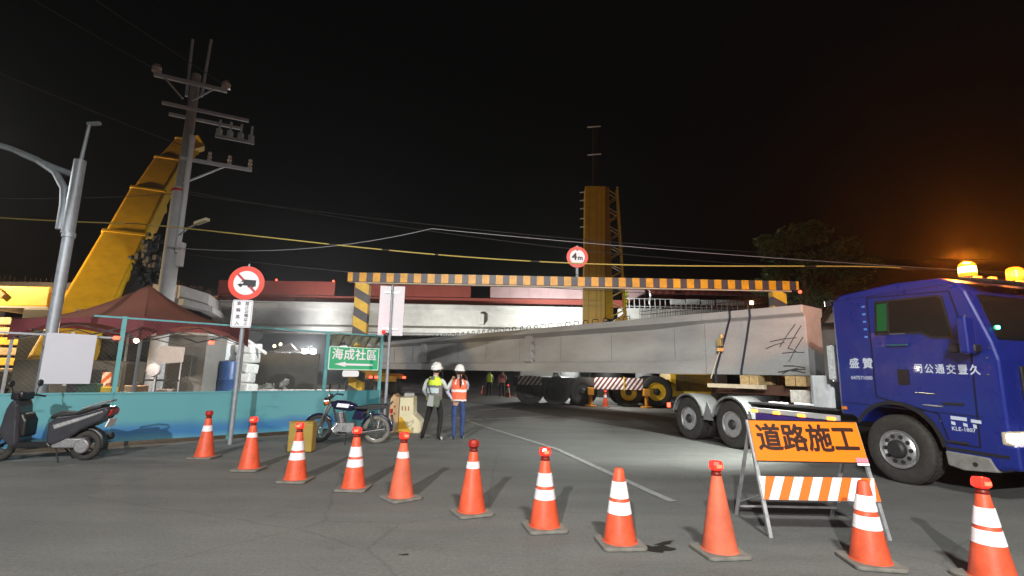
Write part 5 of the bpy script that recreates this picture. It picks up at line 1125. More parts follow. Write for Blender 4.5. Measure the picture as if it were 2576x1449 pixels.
# rear dolly at the far end of the girder
dz = thing("trailer_dolly", "yellow rear dolly carrying the far end of the girder with red lamps", "trailer", gp_(27, 0.49, 0), math.atan2(GD.y, GD.x))
g = B(); g.box((0, 0, 1.05), (4.6, 1.2, 0.35)); g.box((0.2, 1.15, 1.22), (4.2, 0.25, 0.32)); g.box((0.2, -1.15, 1.22), (4.2, 0.25, 0.32)); g.done("frame", mat("dolly_orange", (0.50, 0.24, 0.02), 0.5, var=0.3), dz, bevel=0.02)
g = B(); g.box((0, 0, 1.43), (0.6, 1.6, 0.40)); g.done("bolster", M_yellow, dz, bevel=0.02)
for x in (-1.4, 0.0, 1.4):
    for s in (-1, 1): tyre_wheel(x, s, 0.5, 0.26, dual=True, parent=dz, rim_m=M_dark, yo=1.22)
for y in (1.1, -1.1, 0.75):
    g = B(); g.box((-2.33, y, 1.15), (0.05, 0.2, 0.14)); g.done("tail_lamp", M_redhot, dz)

# ================================================================== VIADUCT UNDER CONSTRUCTION
vd = thing("viaduct", "concrete viaduct span carrying red hoarding above the site", "bridge", (-10, 46, 0))
VY = 45.0
def vslope(x): return 7.5 + (x + 9.5) * 0.006
V = []
gp = [(0.0, 0.0), (0.0, -0.45), (0.55, -0.70), (0.55, -1.85), (0.15, -2.10), (0.15, -2.5), (1.4, -2.5), (1.4, 0.0)]
for k in range(2):
    g = B(); n = len(gp); x0, x1 = -27.5, 7.55; yo = k * 3.2
    vs = [Vector((x0, VY + yo + u, vslope(x0) + v)) for u, v in gp] + [Vector((x1, VY + yo + u, vslope(x1) + v)) for u, v in gp]
    g._add(vs, [tuple(range(n - 1, -1, -1)), tuple(range(n, 2 * n))] + [(i, (i + 1) % n, n + (i + 1) % n, n + i) for i in range(n)])
    g.done("girder", M_conc_warm, vd, world=True)
g = B(); g.box((-9.975, VY + 2.3, 7.52), (35.0, 4.9, 0.10)); g.done("deck_slab", M_conc_warm, vd, world=True)
for x in (-24, -13.5, -2.7, 6.9):
    g = B(); g.box((x, VY + 0.20, vslope(x) - 1.22), (0.42, 0.75, 0.95)); g.done("diaphragm", M_conc_warm, vd, world=True)
for x in (-25.5, 5.6):
    g = B(); g.cyl((x, VY + 2.2, 0), (x, VY + 2.2, 4.0), 0.9, n=24); g.done("pier", M_conc, vd, True, world=True)
    g = B(); g.prism([(-1.0, 3.9), (1.0, 3.9), (2.4, 4.5), (2.4, 4.98), (-2.4, 4.98), (-2.4, 4.5)], frame((x + 0.8, VY + 2.2, 0), (0, 1, 0), (0, 0, 1)), -1.6); g.done("pier_cap", M_conc, vd, world=True)
# red hoarding, panel by panel
ho = thing("hoarding", "dark red panel hoarding along the viaduct edge with open gaps", "hoarding", (0, VY + 0.5, 7.55))
M_hred = mat("hoarding_red", (0.20, 0.038, 0.026), 0.6, var=0.12, vscale=1.0); M_hlit = mat("hoarding_floodlit", (0.30, 0.20, 0.20), 0.6, var=0.15, vscale=1.0)  # same red panels twice; the floodlight is put into the paler colour
x = -27.2
while x < 27.5:
    gap = (-15.9 <= x + 0.9 <= -14.2) or (-3.5 <= x + 0.9 <= -1.5) or (7.1 <= x + 0.9 <= 10.2)
    pale = -1.5 <= x + 0.9 <= 7.2 or 10.2 < x + 0.9 < 13
    zb = vslope(x) + 0.06
    if not gap:
        g = B(); g.box((x + 0.9, VY + 0.45, zb + 1.42), (1.785, 0.05, 1.28)); g.done("panel", M_hlit if pale else M_hred, ho, world=True)
    g = B(); g.box((x + 0.9, VY + 0.42, zb + 0.36), (1.785, 0.06, 0.70)); g.done("lower_panel", M_hred, ho, world=True)
    g = B(); g.box((x, VY + 0.52, zb + (1.0 if not gap else 0.36)), (0.07, 0.07, 2.0 if not gap else 0.7)); g.done("post", M_hred, ho, world=True)
    x += 1.8
for k, (x, z) in enumerate(((-21.9, 9.55), (-16.6, 9.55), (-3.3, 9.62))):
    t = thing("hazard_light", "red hazard light on the hoarding " + ("above the open yard beside the no-truck sign", "at the first open gap of the panels", "at the second open gap, above the girder")[k], "lamp", (x, VY + 0.45, z), group="red lights along the hoarding")
    g = B(); g.ball((0, -0.03, 0.09), 0.10, 10); g.done("lens", M_redhot, t, True); g = B(); g.cyl((0, 0, -0.1), (0, 0, 0.05), 0.05); g.done("stem", M_black, t)
M_rail = mat("orange_rail", (0.85, 0.34, 0.04), 0.5)
g = B(); g.bar((-31.0, VY - 1.0, 7.75), (-26.3, VY - 1.0, 7.72), 0.10, 0.14); g.bar((-30.2, VY - 1.0, 6.7), (-29.6, VY - 1.0, 7.7), 0.1); g.bar((-27.2, VY - 1.0, 6.7), (-26.9, VY - 1.0, 7.7), 0.1)
tag(g.done("guard_rail", M_rail, None), "orange steel guard rail between the ramp and the viaduct", "railing")

# second deck under construction beyond the central crane
dk = thing("bridge_deck", "unfinished lower bridge deck with white railing and floodlit formwork", "bridge", (16, 43, 0))
g = B(); g.box((19.5, 43.6, 6.9), (20.0, 1.2, 0.9)); g.box((19.5, 46, 6.4), (20, 3.6, 0.3)); g.done("slab", M_conc_warm, dk, world=True)
for x in (12, 22): 
    g = B(); g.cyl((x, 45, 0), (x, 45, 6.0), 0.8, n=20); g.done("pier", M_conc, dk, True, world=True)
for k in range(26):
    g = B(); g.box((9.8 + 0.45 * k, 42.9, 7.75), (0.06, 0.06, 0.9)); g.done("railing_post", mat("railing_grey", (0.42, 0.42, 0.41), 0.5), dk, world=True)
for z in (7.5, 8.18):
    g = B(); g.bar((9.7, 42.9, z), (21.3, 42.9, z), 0.05, 0.05); g.done("rail", mat("railing_grey", (0.42, 0.42, 0.41), 0.5), dk, world=True)
for k in range(5):
    g = B(); g.box((14.4 + 1.3 * k, 42.6, 7.9 + 0.05 * (k % 2)), (1.2, 0.10, 0.45)); g.done("formwork_panel", mat("pale_form", (0.5, 0.5, 0.48), 0.6, var=0.3, vscale=3), dk, world=True)
person("small worker in lime jacket and blue helmet up on the lower deck", (10.6, 42.75, 6.45 + 0.9), R(30), {}, dict(shirt=M_lime, trousers=M_lime, shoes=M_shoed, sleeve=M_lime), None, dict(mat=mat("blue_helmet", (0.05, 0.08, 0.5), 0.4)), None, "workers on the unfinished deck") if False else None
M_bh = mat("blue_helmet", (0.05, 0.08, 0.5), 0.4)
person("small worker in lime jacket and blue helmet up on the unfinished deck", (10.0, 43.2, 7.35), R(200), {}, dict(shirt=M_lime, trousers=M_lime, shoes=M_shoed, sleeve=M_lime), None, dict(mat=M_bh))
person("small worker in white overalls up on the unfinished deck", (12.2, 43.25, 7.35), R(80), dict(kneL=(-0.12, 0.12, 0.5)), dict(shirt=M_signwhite, trousers=M_signwhite, shoes=M_shoed, sleeve=M_signwhite), None, dict(mat=M_helm))

# nearer new ramp with standing parapet rebar
rb = thing("ramp_deck", "new ramp deck with a fringe of rusty upright rebar above the girder", "bridge", (14, 31, 0))
ra, rbp = Vector((9.3, 35.8, 0)), Vector((18.6, 23.6, 0)); rd = (rbp - ra).normalized(); rn = Vector((-rd.y, rd.x, 0)); RL = (rbp - ra).length
g = B(); g.bar(ra + rn * 2.0 + Vector((0, 0, 4.75)), rbp + rn * 2.0 + Vector((0, 0, 4.75)), 4.2, 0.5); g.done("slab", M_conc_warm, rb, world=True)
for t in (0.25, 0.75):
    p = ra.lerp(rbp, t) + rn * 2.2; g = B(); g.cyl((p.x, p.y, 0), (p.x, p.y, 4.5), 0.6, n=18); g.done("pier", M_conc, rb, True, world=True)
g = B(); k = 0; s = 0
while s < RL:
    p = ra + rd * s; top = 6.42 + random.uniform(-0.06, 0.06)
    g.cyl(p + Vector((0, 0, 4.9)), p + rn * random.uniform(-0.03, 0.03) + Vector((0, 0, top)), 0.014, n=4, cap=False)
    g.cyl(p + rn * 0.22 + Vector((0, 0, 4.9)), p + rn * 0.2 + Vector((0, 0, top - 0.05)), 0.014, n=4, cap=False); s += 0.13
for z in (5.3, 5.6, 5.9, 6.15): g.cyl(ra + Vector((0, 0, z)), rbp + Vector((0, 0, z)), 0.012, n=4); g.cyl(ra + rn * 0.22 + Vector((0, 0, z)), rbp + rn * 0.22 + Vector((0, 0, z)), 0.012, n=4)
g.done("rebar", M_rust, rb, world=True, kind="stuff")
g = B(); g.box(Vector((14.9, 28.6, 6.0)), (0.16, 0.1, 0.16)); 
t = thing("site_lamp", "small warm lamp hung among the upright rebar", "lamp", (14.2, 29.2, 5.9)); g2 = B(); g2.box((0, -0.12, 0.05), (0.2, 0.08, 0.2)); g2.done("lens", M_lampwarm, t, bevel=0.02); g2 = B(); g2.cyl((0, -0.1, 0.15), (0, 0.0, 0.6), 0.02); g2.done("hanger", M_black, t); g.bm.free()

# ramp on the other side with rebar stubs on its parapet
lr = thing("ramp_parapet", "curved concrete ramp with pale parapet and rebar stubs behind the yellow boom", "bridge", (-20, 27, 0))
P = [(-36, 26.8), (-28, 27.0), (-22, 26.8), (-18.3, 26.9), (-18.6, 30.0), (-20.0, 33.5), (-21.4, 36.2)]
M_par = mat("parapet_concrete", (0.46, 0.42, 0.39), 0.8, var=0.2, vscale=1.5)
for a, b in zip(P[:-1], P[1:]):
    g = B(); g.bar((a[0], a[1], 5.6), (b[0], b[1], 5.6), 0.22, 0.72); g.done("parapet", M_par, lr, world=True)
    g = B(); g.bar((a[0], a[1] + 0.12, 5.05), (b[0], b[1] + 0.12, 5.05), 0.6, 0.36); g.done("deck_edge", M_conc_warm, lr, world=True)
for x in (-30, -20.5):
    g = B(); g.cyl((x, 28.4, 0), (x, 28.4, 4.9), 0.7, n=18); g.done("pier", M_conc, lr, True, world=True)
g = B()
for a, b in zip(P[:-1], P[1:]):
    a = Vector((*a, 5.96)); b = Vector((*b, 5.96)); L_ = (b - a).length; q = 0
    while q < L_: p = a.lerp(b, q / L_); g.cyl(p, p + Vector((random.uniform(-0.03, 0.03), 0, random.uniform(0.12, 0.4))), 0.016, n=4); q += 0.3
g.done("rebar_stubs", M_rust, lr, world=True, kind="stuff")

# ================================================================== CENTRAL MOBILE CRANE
cr = thing("mobile_crane", "yellow mobile crane with upright boom and lattice jib behind the gantry", "crane", (5.2, 27.0, 0), R(-4))
M_mboom = mat("boom_yellow", (0.52, 0.32, 0.02), 0.45, var=0.15, vscale=2)
g = B(); g.box((4.6, 0.2, 1.25), (11.6 - 9.0, 2.5, 0.9)); g.box((0, 0.3, 1.15), (10.0, 2.2, 0.5)); g.done("carrier", mat("carrier_dark", (0.05, 0.035, 0.025), 0.5, var=0.3), cr, bevel=0.03)
g = B(); g.prism([(3.05, 0.55), (5.0, 0.55), (5.2, 1.0), (5.2, 1.9), (3.05, 1.9)], frame((0, -1.05, 0), (1, 0, 0), (0, 0, 1)), -2.4); g.done("carrier_cab", M_yellow, cr, bevel=0.05, seg=3)
g = B(); g.box((4.0, -1.07, 0.78), (0.55, 0.03, 0.07)); g.done("cab_step", mat("bright_yellow_strip", (0.9, 0.7, 0.02), 0.4), cr)
for x in (2.3, 0.9, -1.4, -2.75, -4.1):
    for s in (-1, 1): tyre_wheel(x, s, 0.78 if x > 2 else 0.72, 0.42, parent=cr, rim_m=M_yellow if x > 0 else M_dark, yo=1.35)
def hazard_board(x0, x1, z0, z1, y, label_m):
    g = B(); g.box(((x0 + x1) / 2, y, (z0 + z1) / 2), (x1 - x0, 0.03, z1 - z0)); return g.done("striped_board", label_m, cr)
M_rw = stripe_mat("red_white_chevrons", (0.75, 0.70, 0.70), (0.14, 0.03, 0.025), 0, 0.23, 2, -0.75, duty=0.5)
hazard_board(-0.85, 0.62, 0.86, 1.44, -1.62, M_rw); hazard_board(0.64, 1.55, 0.86, 1.44, -1.62, M_rw); hazard_board(-4.7, -3.5, 1.0, 1.44, -1.62, M_rw)
g = B(); g.box((0.63, -1.655, 1.15), (0.06, 0.03, 0.68)); g.done("board_post", M_yellow, cr)
for x in (-1.05, 1.7):
    g = B(); g.box((x, -1.3, 0.75), (0.3, 1.3, 0.35)); g.cyl((x, -1.75, 0.08), (x, -1.75, 0.9), 0.09, n=12); g.cyl((x, -1.75, 0.0), (x, -1.75, 0.08), 0.3, n=18); g.done("outrigger", mat("outrigger_orange", (0.55, 0.24, 0.03), 0.5), cr, True, bevel=0.01)
g = B(); g.cyl((0, 0.3, 1.4), (0, 0.3, 1.75), 0.9, n=24); g.done("slew_ring", M_dark, cr, True)
g = B(); g.box((0.3, 0.6, 2.3), (2.6, 2.3, 1.1)); g.done("superstructure", M_yellow, cr, bevel=0.05)
g = B(); g.prism([(-1.9, 1.75), (-0.85, 1.75), (-0.85, 3.2), (-1.7, 3.2), (-1.95, 2.5)], frame((0, -0.8, 0), (1, 0, 0), (0, 0, 1)), -1.0); cc = g.done("operator_cab", M_yellow, cr, bevel=0.03)
g = B(); g.box((-1.4, -0.81, 2.75), (0.75, 0.02, 0.6)); g.done("cab_glass", M_glass, cc)
M_updark = mat("upper_boom_unlit", (0.012, 0.010, 0.009), 0.7)  # boom beyond the lamps' reach: night darkness put into the colour
secs_ = [(-0.75, 0.50, 2.0, 12.2, 1.15, 1.05), (-0.72, 0.44, 12.0, 16.2, 0.30, 0.30)]
for x, _, z0, z1, w_, d_ in secs_:
    g = B(); g.bar((x + 0.02 * (z0 - 2), 0.0 + 0.05 * (z0 - 2), z0), (x + 0.02 * (z1 - 2), 0.05 * (z1 - 2), z1), w_, d_, up=(0, 1, 0)); b_ = g.done("boom_section", M_mboom if z0 < 5 else M_updark, cr, bevel=0.04)
    for q in (-0.28, 0.08, 0.3):
        g = B(); a = Vector((x + q * w_ + 0.02 * (z0 - 2), -d_ / 2 - 0.008 + 0.05 * (z0 - 2), z0 + 0.2)); b = Vector((x + q * w_ + 0.02 * (z1 - 2), -d_ / 2 - 0.008 + 0.05 * (z1 - 2), z1 - 0.3)); g.bar(a, b, 0.05, 0.02, up=(0, 1, 0)); g.done("boom_rib", mat("boom_rib", (0.36, 0.21, 0.012), 0.5) if z0 < 5 else M_updark, b_)
for z in (10.3, 10.9, 11.4, 9.8, 11.9):
    g = B(); g.bar((-1.42, 0.05 * z - 0.4, z), (-1.15, 0.05 * z - 0.4, z + 0.03), 0.05, 0.05); g.done("boom_bracket", M_signwhite, cr)
g = B(); g.tube([(-0.2, -0.3, 3.2), (-0.2, -1.6, 3.1), (-0.2, -2.35, 2.95)], 0.04); g.done("added_lamp_arm", M_dark, cr, True)  # unseen lamp added to brighten the striped boards and carrier front
g = B(); g.box((-0.2, -2.4, 2.9), (0.3, 0.16, 0.12)); wk_ = g.done("added_lamp", M_black, cr); g = B(); g.box((-0.2, -2.4, 2.834), (0.26, 0.13, 0.01)); g.done("added_lamp_lens", M_lampwhite, wk_)
_c = root_matrix(cr) @ Vector((-0.2, -2.4, 2.78)); spot(cr, _c, _c + Vector((0.5, 0.45, -1)), LAMP["board_fill"], 150, 0.6, (1, 0.97, 0.9), 0.08)
for z in (14.3, 16.1):
    g = B(); g.bar((-0.95, 0.05 * z - 0.3, z), (-0.15, 0.05 * z - 0.3, z + 0.05), 0.05, 0.06); g.done('boom_bracket', M_signwhite, cr)
# folded lattice jib alongside the boom
jb_ = []; z0, z1 = 4.6, 12.3
def jp(u, v, z): return Vector((0.02 + u * (1.05 - 0.03 * (z - 4.6)) - 0.01 * (z - 4.6), v * 0.5 + 0.03 * z, z))
g = B()
for u in (0, 1):
    for v in (0, 1): g.bar(jp(u, v, z0), jp(u, v, z1), 0.085, 0.085)
g.bar(jp(0.2, 0, z0), jp(0.2, 0, z1), 0.36, 0.06)
k = 0; z = z0
while z < z1 - 0.4:
    for v in (0, 1): g.bar(jp(k % 2, v, z), jp((k + 1) % 2, v, z + 0.55), 0.055, 0.05)
    for u in (0, 1): g.bar(jp(u, k % 2, z), jp(u, (k + 1) % 2, z + 0.55), 0.05, 0.05)
    z += 0.55; k += 1
g.done("lattice_jib", M_mboom, cr)
g = B(); g.bar(jp(0.1, 0.2, 4.0), jp(1.0, 0.2, 4.75), 0.5, 0.4); g.done("jib_foot", M_mboom, cr)

# ================================================================== CRANE BEHIND THE FENCE
lc = thing("mobile_crane", "yellow telescopic crane with raised boom behind the maroon tent", "crane", (-15.2, 17.2, 0), 0)
BP = [Vector((-13.6, 15.4, 1.6)), Vector((-15.6, 19.5, 6.35)), Vector((-16.75, 21.85, 9.1)), Vector((-17.62, 24.0, 11.6)), Vector((-18.05, 25.7, 13.55))]
ws = [(1.42, 1.25), (1.30, 1.12), (1.15, 0.98), (0.98, 0.84)]
side_ = Vector((0.8, 0.6, 0))
for k in range(4):
    a, b = BP[k], BP[k + 1]; d = (b - a).normalized(); upv = Vector((0, 0, 1)) - d * d.z
    g = B(); g.bar(a - d * 0.4, b + d * 0.1, ws[k][0], ws[k][1], up=upv); o = g.done("boom_section", M_yellow, lc, world=True, bevel=0.10, seg=3)
    g = B(); g.bar(b - d * 0.12, b + d * 0.10, ws[k][0] + 0.04, ws[k][1] + 0.05, up=upv); g.done("boom_collar", M_yellow, o, world=True, bevel=0.04)
g = B(); g.bar(BP[4] + Vector((0.0, 0, -0.1)), BP[4] + Vector((0.55, 0.35, 0.35)), 0.8, 0.7); g.done("boom_head", M_yellow, lc, world=True, bevel=0.06)
g = B(); g.cyl((-12.9, 16.0, 1.5), (-13.9, 18.0, 4.4), 0.30, n=18); g.cyl((-13.9, 18.0, 4.4), (-14.6, 19.0, 5.9), 0.20, n=16); g.done("lift_cylinder", M_dark, lc, True, world=True)
# hook block and cable bundle hanging below the boom
g = B(); random.seed(5)
for q in range(130):
    c = Vector((-13.9, 18.6, 5.3)) + Vector((random.gauss(0, 0.22), random.gauss(0, 0.2), random.gauss(0, 0.5))); g.ball(c, random.uniform(0.08, 0.17), 6, (1, 1, random.uniform(0.7, 1.5)))
g.done("hose_bundle", mat("black_hoses", (0.008, 0.008, 0.009), 0.7, var=0.4, vscale=8), lc, True, world=True, kind="stuff")
M_warmcab = mat("superstructure_yellow", (0.66, 0.40, 0.03), 0.45, var=0.12, vscale=3)
g = B(); g.box((-16.7, 17.3, 3.78), (2.6, 1.8, 0.68)); sp_ = g.done("superstructure", M_warmcab, lc, world=True, bevel=0.05)
g = B(); g.box((-16.7, 17.3, 3.41), (2.75, 1.95, 0.06)); g.done("walkway", mat("grey_plate", (0.3, 0.3, 0.31), 0.5), lc, world=True)
g = B(); g.cyl((-17.25, 16.36, 3.5), (-17.25, 16.36, 4.05), 0.10, n=12); g.bar((-17.1, 16.36, 3.95), (-16.85, 16.36, 3.75), 0.14, 0.2); g.done("exhaust", mat("brown_pipe", (0.28, 0.15, 0.05), 0.6), sp_, True, world=True)
g = B(); g.box((-14.2, 17.2, 2.4), (3.2, 2.4, 1.9)); g.done("turret", M_dark, lc, world=True, bevel=0.05)
g = B(); g.box((-15.5, 17.4, 1.05), (10.0, 2.5, 0.6)); g.done("carrier", M_dark, lc, world=True, bevel=0.04)
for x in (-19.4, -17.9, -14.2, -12.7):
    for s in (-1, 1):
        g = B(); g.lathe([(0.3, -0.2), (0.66, -0.2), (0.7, -0.12), (0.7, 0.12), (0.66, 0.2), (0.3, 0.2)], Matrix.Translation((x, 17.4 + s * 1.2, 0.7)) @ Matrix.Rotation(R(90), 4, 'X'), 28); g.done("wheel", M_rubber, lc, True, world=True)
# stacked counterweights
cw = thing("counterweight_stack", "stack of pale ribbed counterweight slabs beside the yellow crane", "counterweights", (-18.2, 18.4, 0))
M_slab = mat("counterweight_tan", (0.42, 0.31, 0.20), 0.7, var=0.25, vscale=4); M_slaby = mat("counterweight_edge", (0.60, 0.38, 0.05), 0.6, var=0.2)
for k in range(9):
    g = B(); g.box((-18.5 + 0.05 * (k % 3), 18.6, 0.18 + 0.36 * k), (3.0 - 0.12 * k, 1.6, 0.27)); g.done("slab", M_slaby if k in (4, 6) else M_slab, cw, world=True, bevel=0.03)
    for q in (-0.9, 0, 0.9):
        g = B(); g.box((-18.4 + q, 18.6, 0.36 * k + 0.36), (0.3, 1.3, 0.085)); g.done("spacer", M_wood, cw, world=True) if k < 8 else g.bm.free()
fl = thing("flood_light", "unseen warm floodlight on a pole, added to light the yellow crane", "floodlight", (-19.6, 14.4, 0))
g = B(); g.cyl((-19.6, 14.4, 0), (-19.6, 14.4, 5.3), 0.06); g.done("pole", M_galv, fl, True, world=True); g = B(); g.box((-19.5, 14.5, 5.3), (0.3, 0.3, 0.3)); g.done("head", M_black, fl, world=True); g = B(); g.box((-19.33, 14.55, 5.3), (0.02, 0.26, 0.24)); g.done("lens", M_lampwarm, fl, world=True)
spot(fl, (-19.2, 14.6, 5.3), (-17.6, 20.0, 4.0), LAMP["warm_fill"], 172, 0.4, (1.0, 0.70, 0.36), 0.15)  # added out of view: warm light on the crane and slabs

# ================================================================== WORK YARD UNDER THE VIADUCT
def led(label, x, y, z, m, r=0.16, pole=True):
    t = thing("flood_light", label, "floodlight", (x, y, 0))
    if pole:
        g = B(); g.cyl((0, 0.1, 0), (0, 0.1, z), 0.04); g.done("stand", M_dark, t)
    g = B(); g.box((0, 0.06, z), (r * 2.5, 0.1, r * 2.3)); g.done("housing", M_black, t)
    g = B(); g.cyl((0, 0.0, z), (0, -0.04, z), r, n=20); g.done("lens", m, t)
    return t
f1 = led("white twin floodlight on a stand under the viaduct, nearer the grey screen", -16.45, 40, 2.92, M_lampwhite, 0.19); f2 = led("white twin floodlight on a stand under the viaduct, nearer the fence post", -15.75, 40, 2.94, M_lampwhite, 0.19)
spot(f1, (-16.1, 39.8, 3.1), (-10, 30, 0.5), LAMP["flood_low"], 150, 0.6, (0.95, 0.97, 1.0), 0.2)
spot(f1, (-16.0, 39.6, 2.7), (-18, 46.0, 7.0), LAMP["flood_low"] * 1.7, 150, 0.8, (0.95, 0.97, 1.0), 0.2)
f3 = led("low unseen floodlight added behind the girder to brighten the viaduct face", -5.2, 38.6, 2.0, M_signwhite, 0.19)
spot(f3, (-5.2, 38.8, 2.15), (-6.5, 45, 6.5), LAMP["flood_low"] * 1.25, 150, 0.8, (0.97, 1.0, 0.97), 0.25)  # hidden flood added to even out the light along the viaduct
wgp = "small warm yard lamps under the viaduct"
for x, z, lb in ((-19.14, 3.32, "small warm yard lamp standing clear of the pale tent roof"), (-18.66, 3.47, "small warm yard lamp, the highest one above the pale tent roof"), (-17.9, 3.26, "small warm yard lamp close to the white twin floodlights")):
    t = led(lb, x, 40.5, z, M_lampwarm, 0.11); t["group"] = wgp
# unseen floodlight tower, added between the girder and the viaduct to light both
ft = thing("added_light_tower", "unseen floodlight tower added behind the girder to light the viaduct face", "floodlight", (3.6, 37.2, 0))
g = B(); g.box((0, 0, 0.5), (1.6, 0.9, 0.8)); g.done("generator", M_yellow, ft, bevel=0.03); g = B(); g.cyl((0, 0, 0.9), (0, 0, 3.3), 0.07); g.done("mast", M_galv, ft, True)
for q in (-0.35, 0.35):
    g = B(); g.box((q, 0.05, 3.4), (0.5, 0.2, 0.35)); h_ = g.done("head", M_black, ft); g = B(); g.box((q, 0.155, 3.4), (0.44, 0.012, 0.3)); g.done("lens", M_lampwhite, h_)
spot(ft, (3.6, 37.5, 3.5), (6.6, 44, 8.0), LAMP["deck_fill"], 120, 0.9, (0.96, 1.0, 0.97), 0.25)
spot(ft, (3.6, 36.8, 3.3), (3.0, 31.0, 0.0), LAMP["far_fill"], 140, 0.8, (0.96, 1.0, 0.94), 0.25)

M_greytarp = mat("grey_tarp", (0.13, 0.125, 0.115), 0.8, var=0.2, vscale=2)
sb = thing("screen_wall", "large grey sheet screen standing in the yard behind the fence", "screen", (-11.2, 25, 0))
g = B(); g.box((-11.2, 25, 1.45), (3.35, 0.08, 1.75)); g.done("sheet", M_greytarp, sb, world=True)
for x in (-12.8, -9.6):
    g = B(); g.box((x, 25.08, 1.15), (0.08, 0.08, 2.3)); g.done("post", M_dark, sb, world=True)
gt = thing("canopy_tent", "small pale grey canopy tent peak rising behind the grey screen", "tent", (-17.9, 40.5, 0))
g = B(); pkk = Vector((-17.9, 40.6, 3.62)); cc4 = [Vector((-19.3, 39.2, 2.85)), Vector((-16.5, 39.2, 2.85)), Vector((-16.5, 42, 2.85)), Vector((-19.3, 42, 2.85))]
for i in range(4):
    a, b = cc4[i], cc4[(i + 1) % 4]
    for u in range(5):
        t0, t1 = u / 5, (u + 1) / 5; f_ = lambda p, t: p.lerp(pkk, t) - Vector((0, 0, 0.16 * math.sin(math.pi * t))); g.quad(f_(a, t0), f_(b, t0), f_(b, t1), f_(a, t1))
g.done("roof_fabric", mat("pale_grey_fabric", (0.36, 0.33, 0.30), 0.8), gt, True, world=True)
for p in cc4: g = B(); g.cyl((p.x, p.y, 0), p, 0.03); g.done("leg", M_greymetal, gt, True, world=True)
# white water tank on a stand, barrels
wt = thing("water_tank", "white plastic tank on a frame behind the fence by the no-truck sign", "tank", (-9.8, 17.2, 0))
g = B(); g.cyl((-9.8, 17.2, 1.82), (-9.8, 17.2, 2.62), 0.46, 0.46, 26); g.lathe([(0.46, 2.62), (0.35, 2.72), (0.001, 2.76)], Matrix.Translation((-9.8, 17.2, 0)), 26); g.done("tank", mat("milk_white", (0.62, 0.64, 0.66), 0.4), wt, True, world=True)
for dx in (-0.4, 0.4):
    for dy in (-0.4, 0.4): g = B(); g.box((-9.8 + dx, 17.2 + dy, 0.9), (0.06, 0.06, 1.8)); g.done("leg", M_greymetal, wt, world=True)
bg_ = "blue drums standing behind the fence"
for x, y, z, lab in ((-9.95, 16.6, 0.0, "blue plastic drum below the white tank"), (-9.33, 16.7, 0.0, "second blue plastic drum, darker, beside the white tank legs")):
    t = thing("drum", lab, "drum", (x, y, z), group=bg_); g = B(); g.lathe([(0.29, 0), (0.31, 0.04), (0.30, 0.5), (0.32, 0.53), (0.30, 0.56), (0.30, 1.15), (0.32, 1.18), (0.30, 1.21), (0.30, 1.72), (0.28, 1.78), (0.26, 1.76)], n=24); g.done("body", mat("drum_blue", (0.03, 0.075, 0.22), 0.4), t, True)
    g = B(); g.cyl((0.12, 0, 1.76), (0.12, 0, 1.80), 0.05); g.done("bung", M_black, t, True)
ws_ = thing("wrapped_pallet", "tall goods wrapped in white plastic sheet behind the sign post", "pallet", (-8.9, 17.0, 0))
random.seed(8); g = B()
for k in range(7):
    g.box((-8.92 + random.uniform(-0.06, 0.06), 17.05, 0.25 + 0.33 * k), (0.62 + random.uniform(-0.1, 0.1), 0.6, 0.33), Euler((random.uniform(-0.1, 0.1), random.uniform(-0.1, 0.1), random.uniform(-0.2, 0.2))).to_matrix())
g.done("wrapped_load", mat("white_film", (0.66, 0.67, 0.66), 0.35, var=0.25, vscale=5), ws_, world=True, bevel=0.06); g = B(); g.box((-8.9, 17.05, 0.05), (0.9, 0.8, 0.1)); g.done("pallet_base", M_wood, ws_, world=True)
g = B(); g.cyl((-8.95, 16.9, 2.52), (-8.24, 16.9, 2.06), 0.05); o = g.done("plastic_pipe", mat("pvc_white", (0.66, 0.66, 0.64), 0.5), None, True); tag(o, "white plastic pipe leaning out from the wrapped goods", "pipe")
# rubble of broken concrete
rbm = bmesh.new(); random.seed(12)
for k in range(260):
    x = random.uniform(-11.6, -7.4); y = random.uniform(19.2, 22.5); hmax = 1.0 * max(0, 1 - abs(y - 21) / 1.9) * (1 if x < -8.6 else 0.6)
    c = Vector((x, y, random.uniform(0, hmax))); r = random.uniform(0.08, 0.3)
    mtx = Matrix.Translation(c) @ Euler((random.random() * 3, random.random() * 3, random.random() * 3)).to_matrix().to_4x4() @ Matrix.Diagonal((r, r * random.uniform(0.5, 1), r * random.uniform(0.3, 0.8), 1))
    bmesh.ops.create_icosphere(rbm, subdivisions=1, radius=1, matrix=mtx)
me = bpy.data.meshes.new("rubble"); rbm.to_mesh(me); rbm.free(); me.materials.append(mat("broken_concrete", (0.42, 0.41, 0.38), 0.85, var=0.3, vscale=3))
o = bpy.data.objects.new("rubble", me); C.objects.link(o); tag(o, "heap of broken pale concrete rubble in the yard", "rubble"); o["kind"] = "stuff"
wb = "white plastic road barriers lined up in the yard"
for k, (x, y) in enumerate(((-8.6, 17.8), (-7.55, 17.9), (-6.35, 18.0), (-5.1, 18.1))):
    t = thing("road_barrier", "white moulded plastic road barrier in the yard, " + ['nearest the wrapped goods', 'second from the wrapped goods', 'third from the wrapped goods', 'beyond the green sign'][k], "barrier", (x, y, 0), R(4), wb)
    g = B(); g.prism([(-0.22, 0), (0.22, 0), (0.22, 0.2), (0.10, 0.4), (0.08, 0.85), (-0.08, 0.85), (-0.10, 0.4), (-0.22, 0.2)], frame((-0.45, 0, 0), (0, 1, 0), (0, 0, 1)), 0.9); g.done("body", mat("dirty_white_plastic", (0.52, 0.46, 0.47), 0.6, var=0.2, vscale=3), t, bevel=0.02); g = B(); g.box((0.0, -0.10, 0.6), (0.5, 0.02, 0.12)); g.done("reflector", M_signwhite, t)
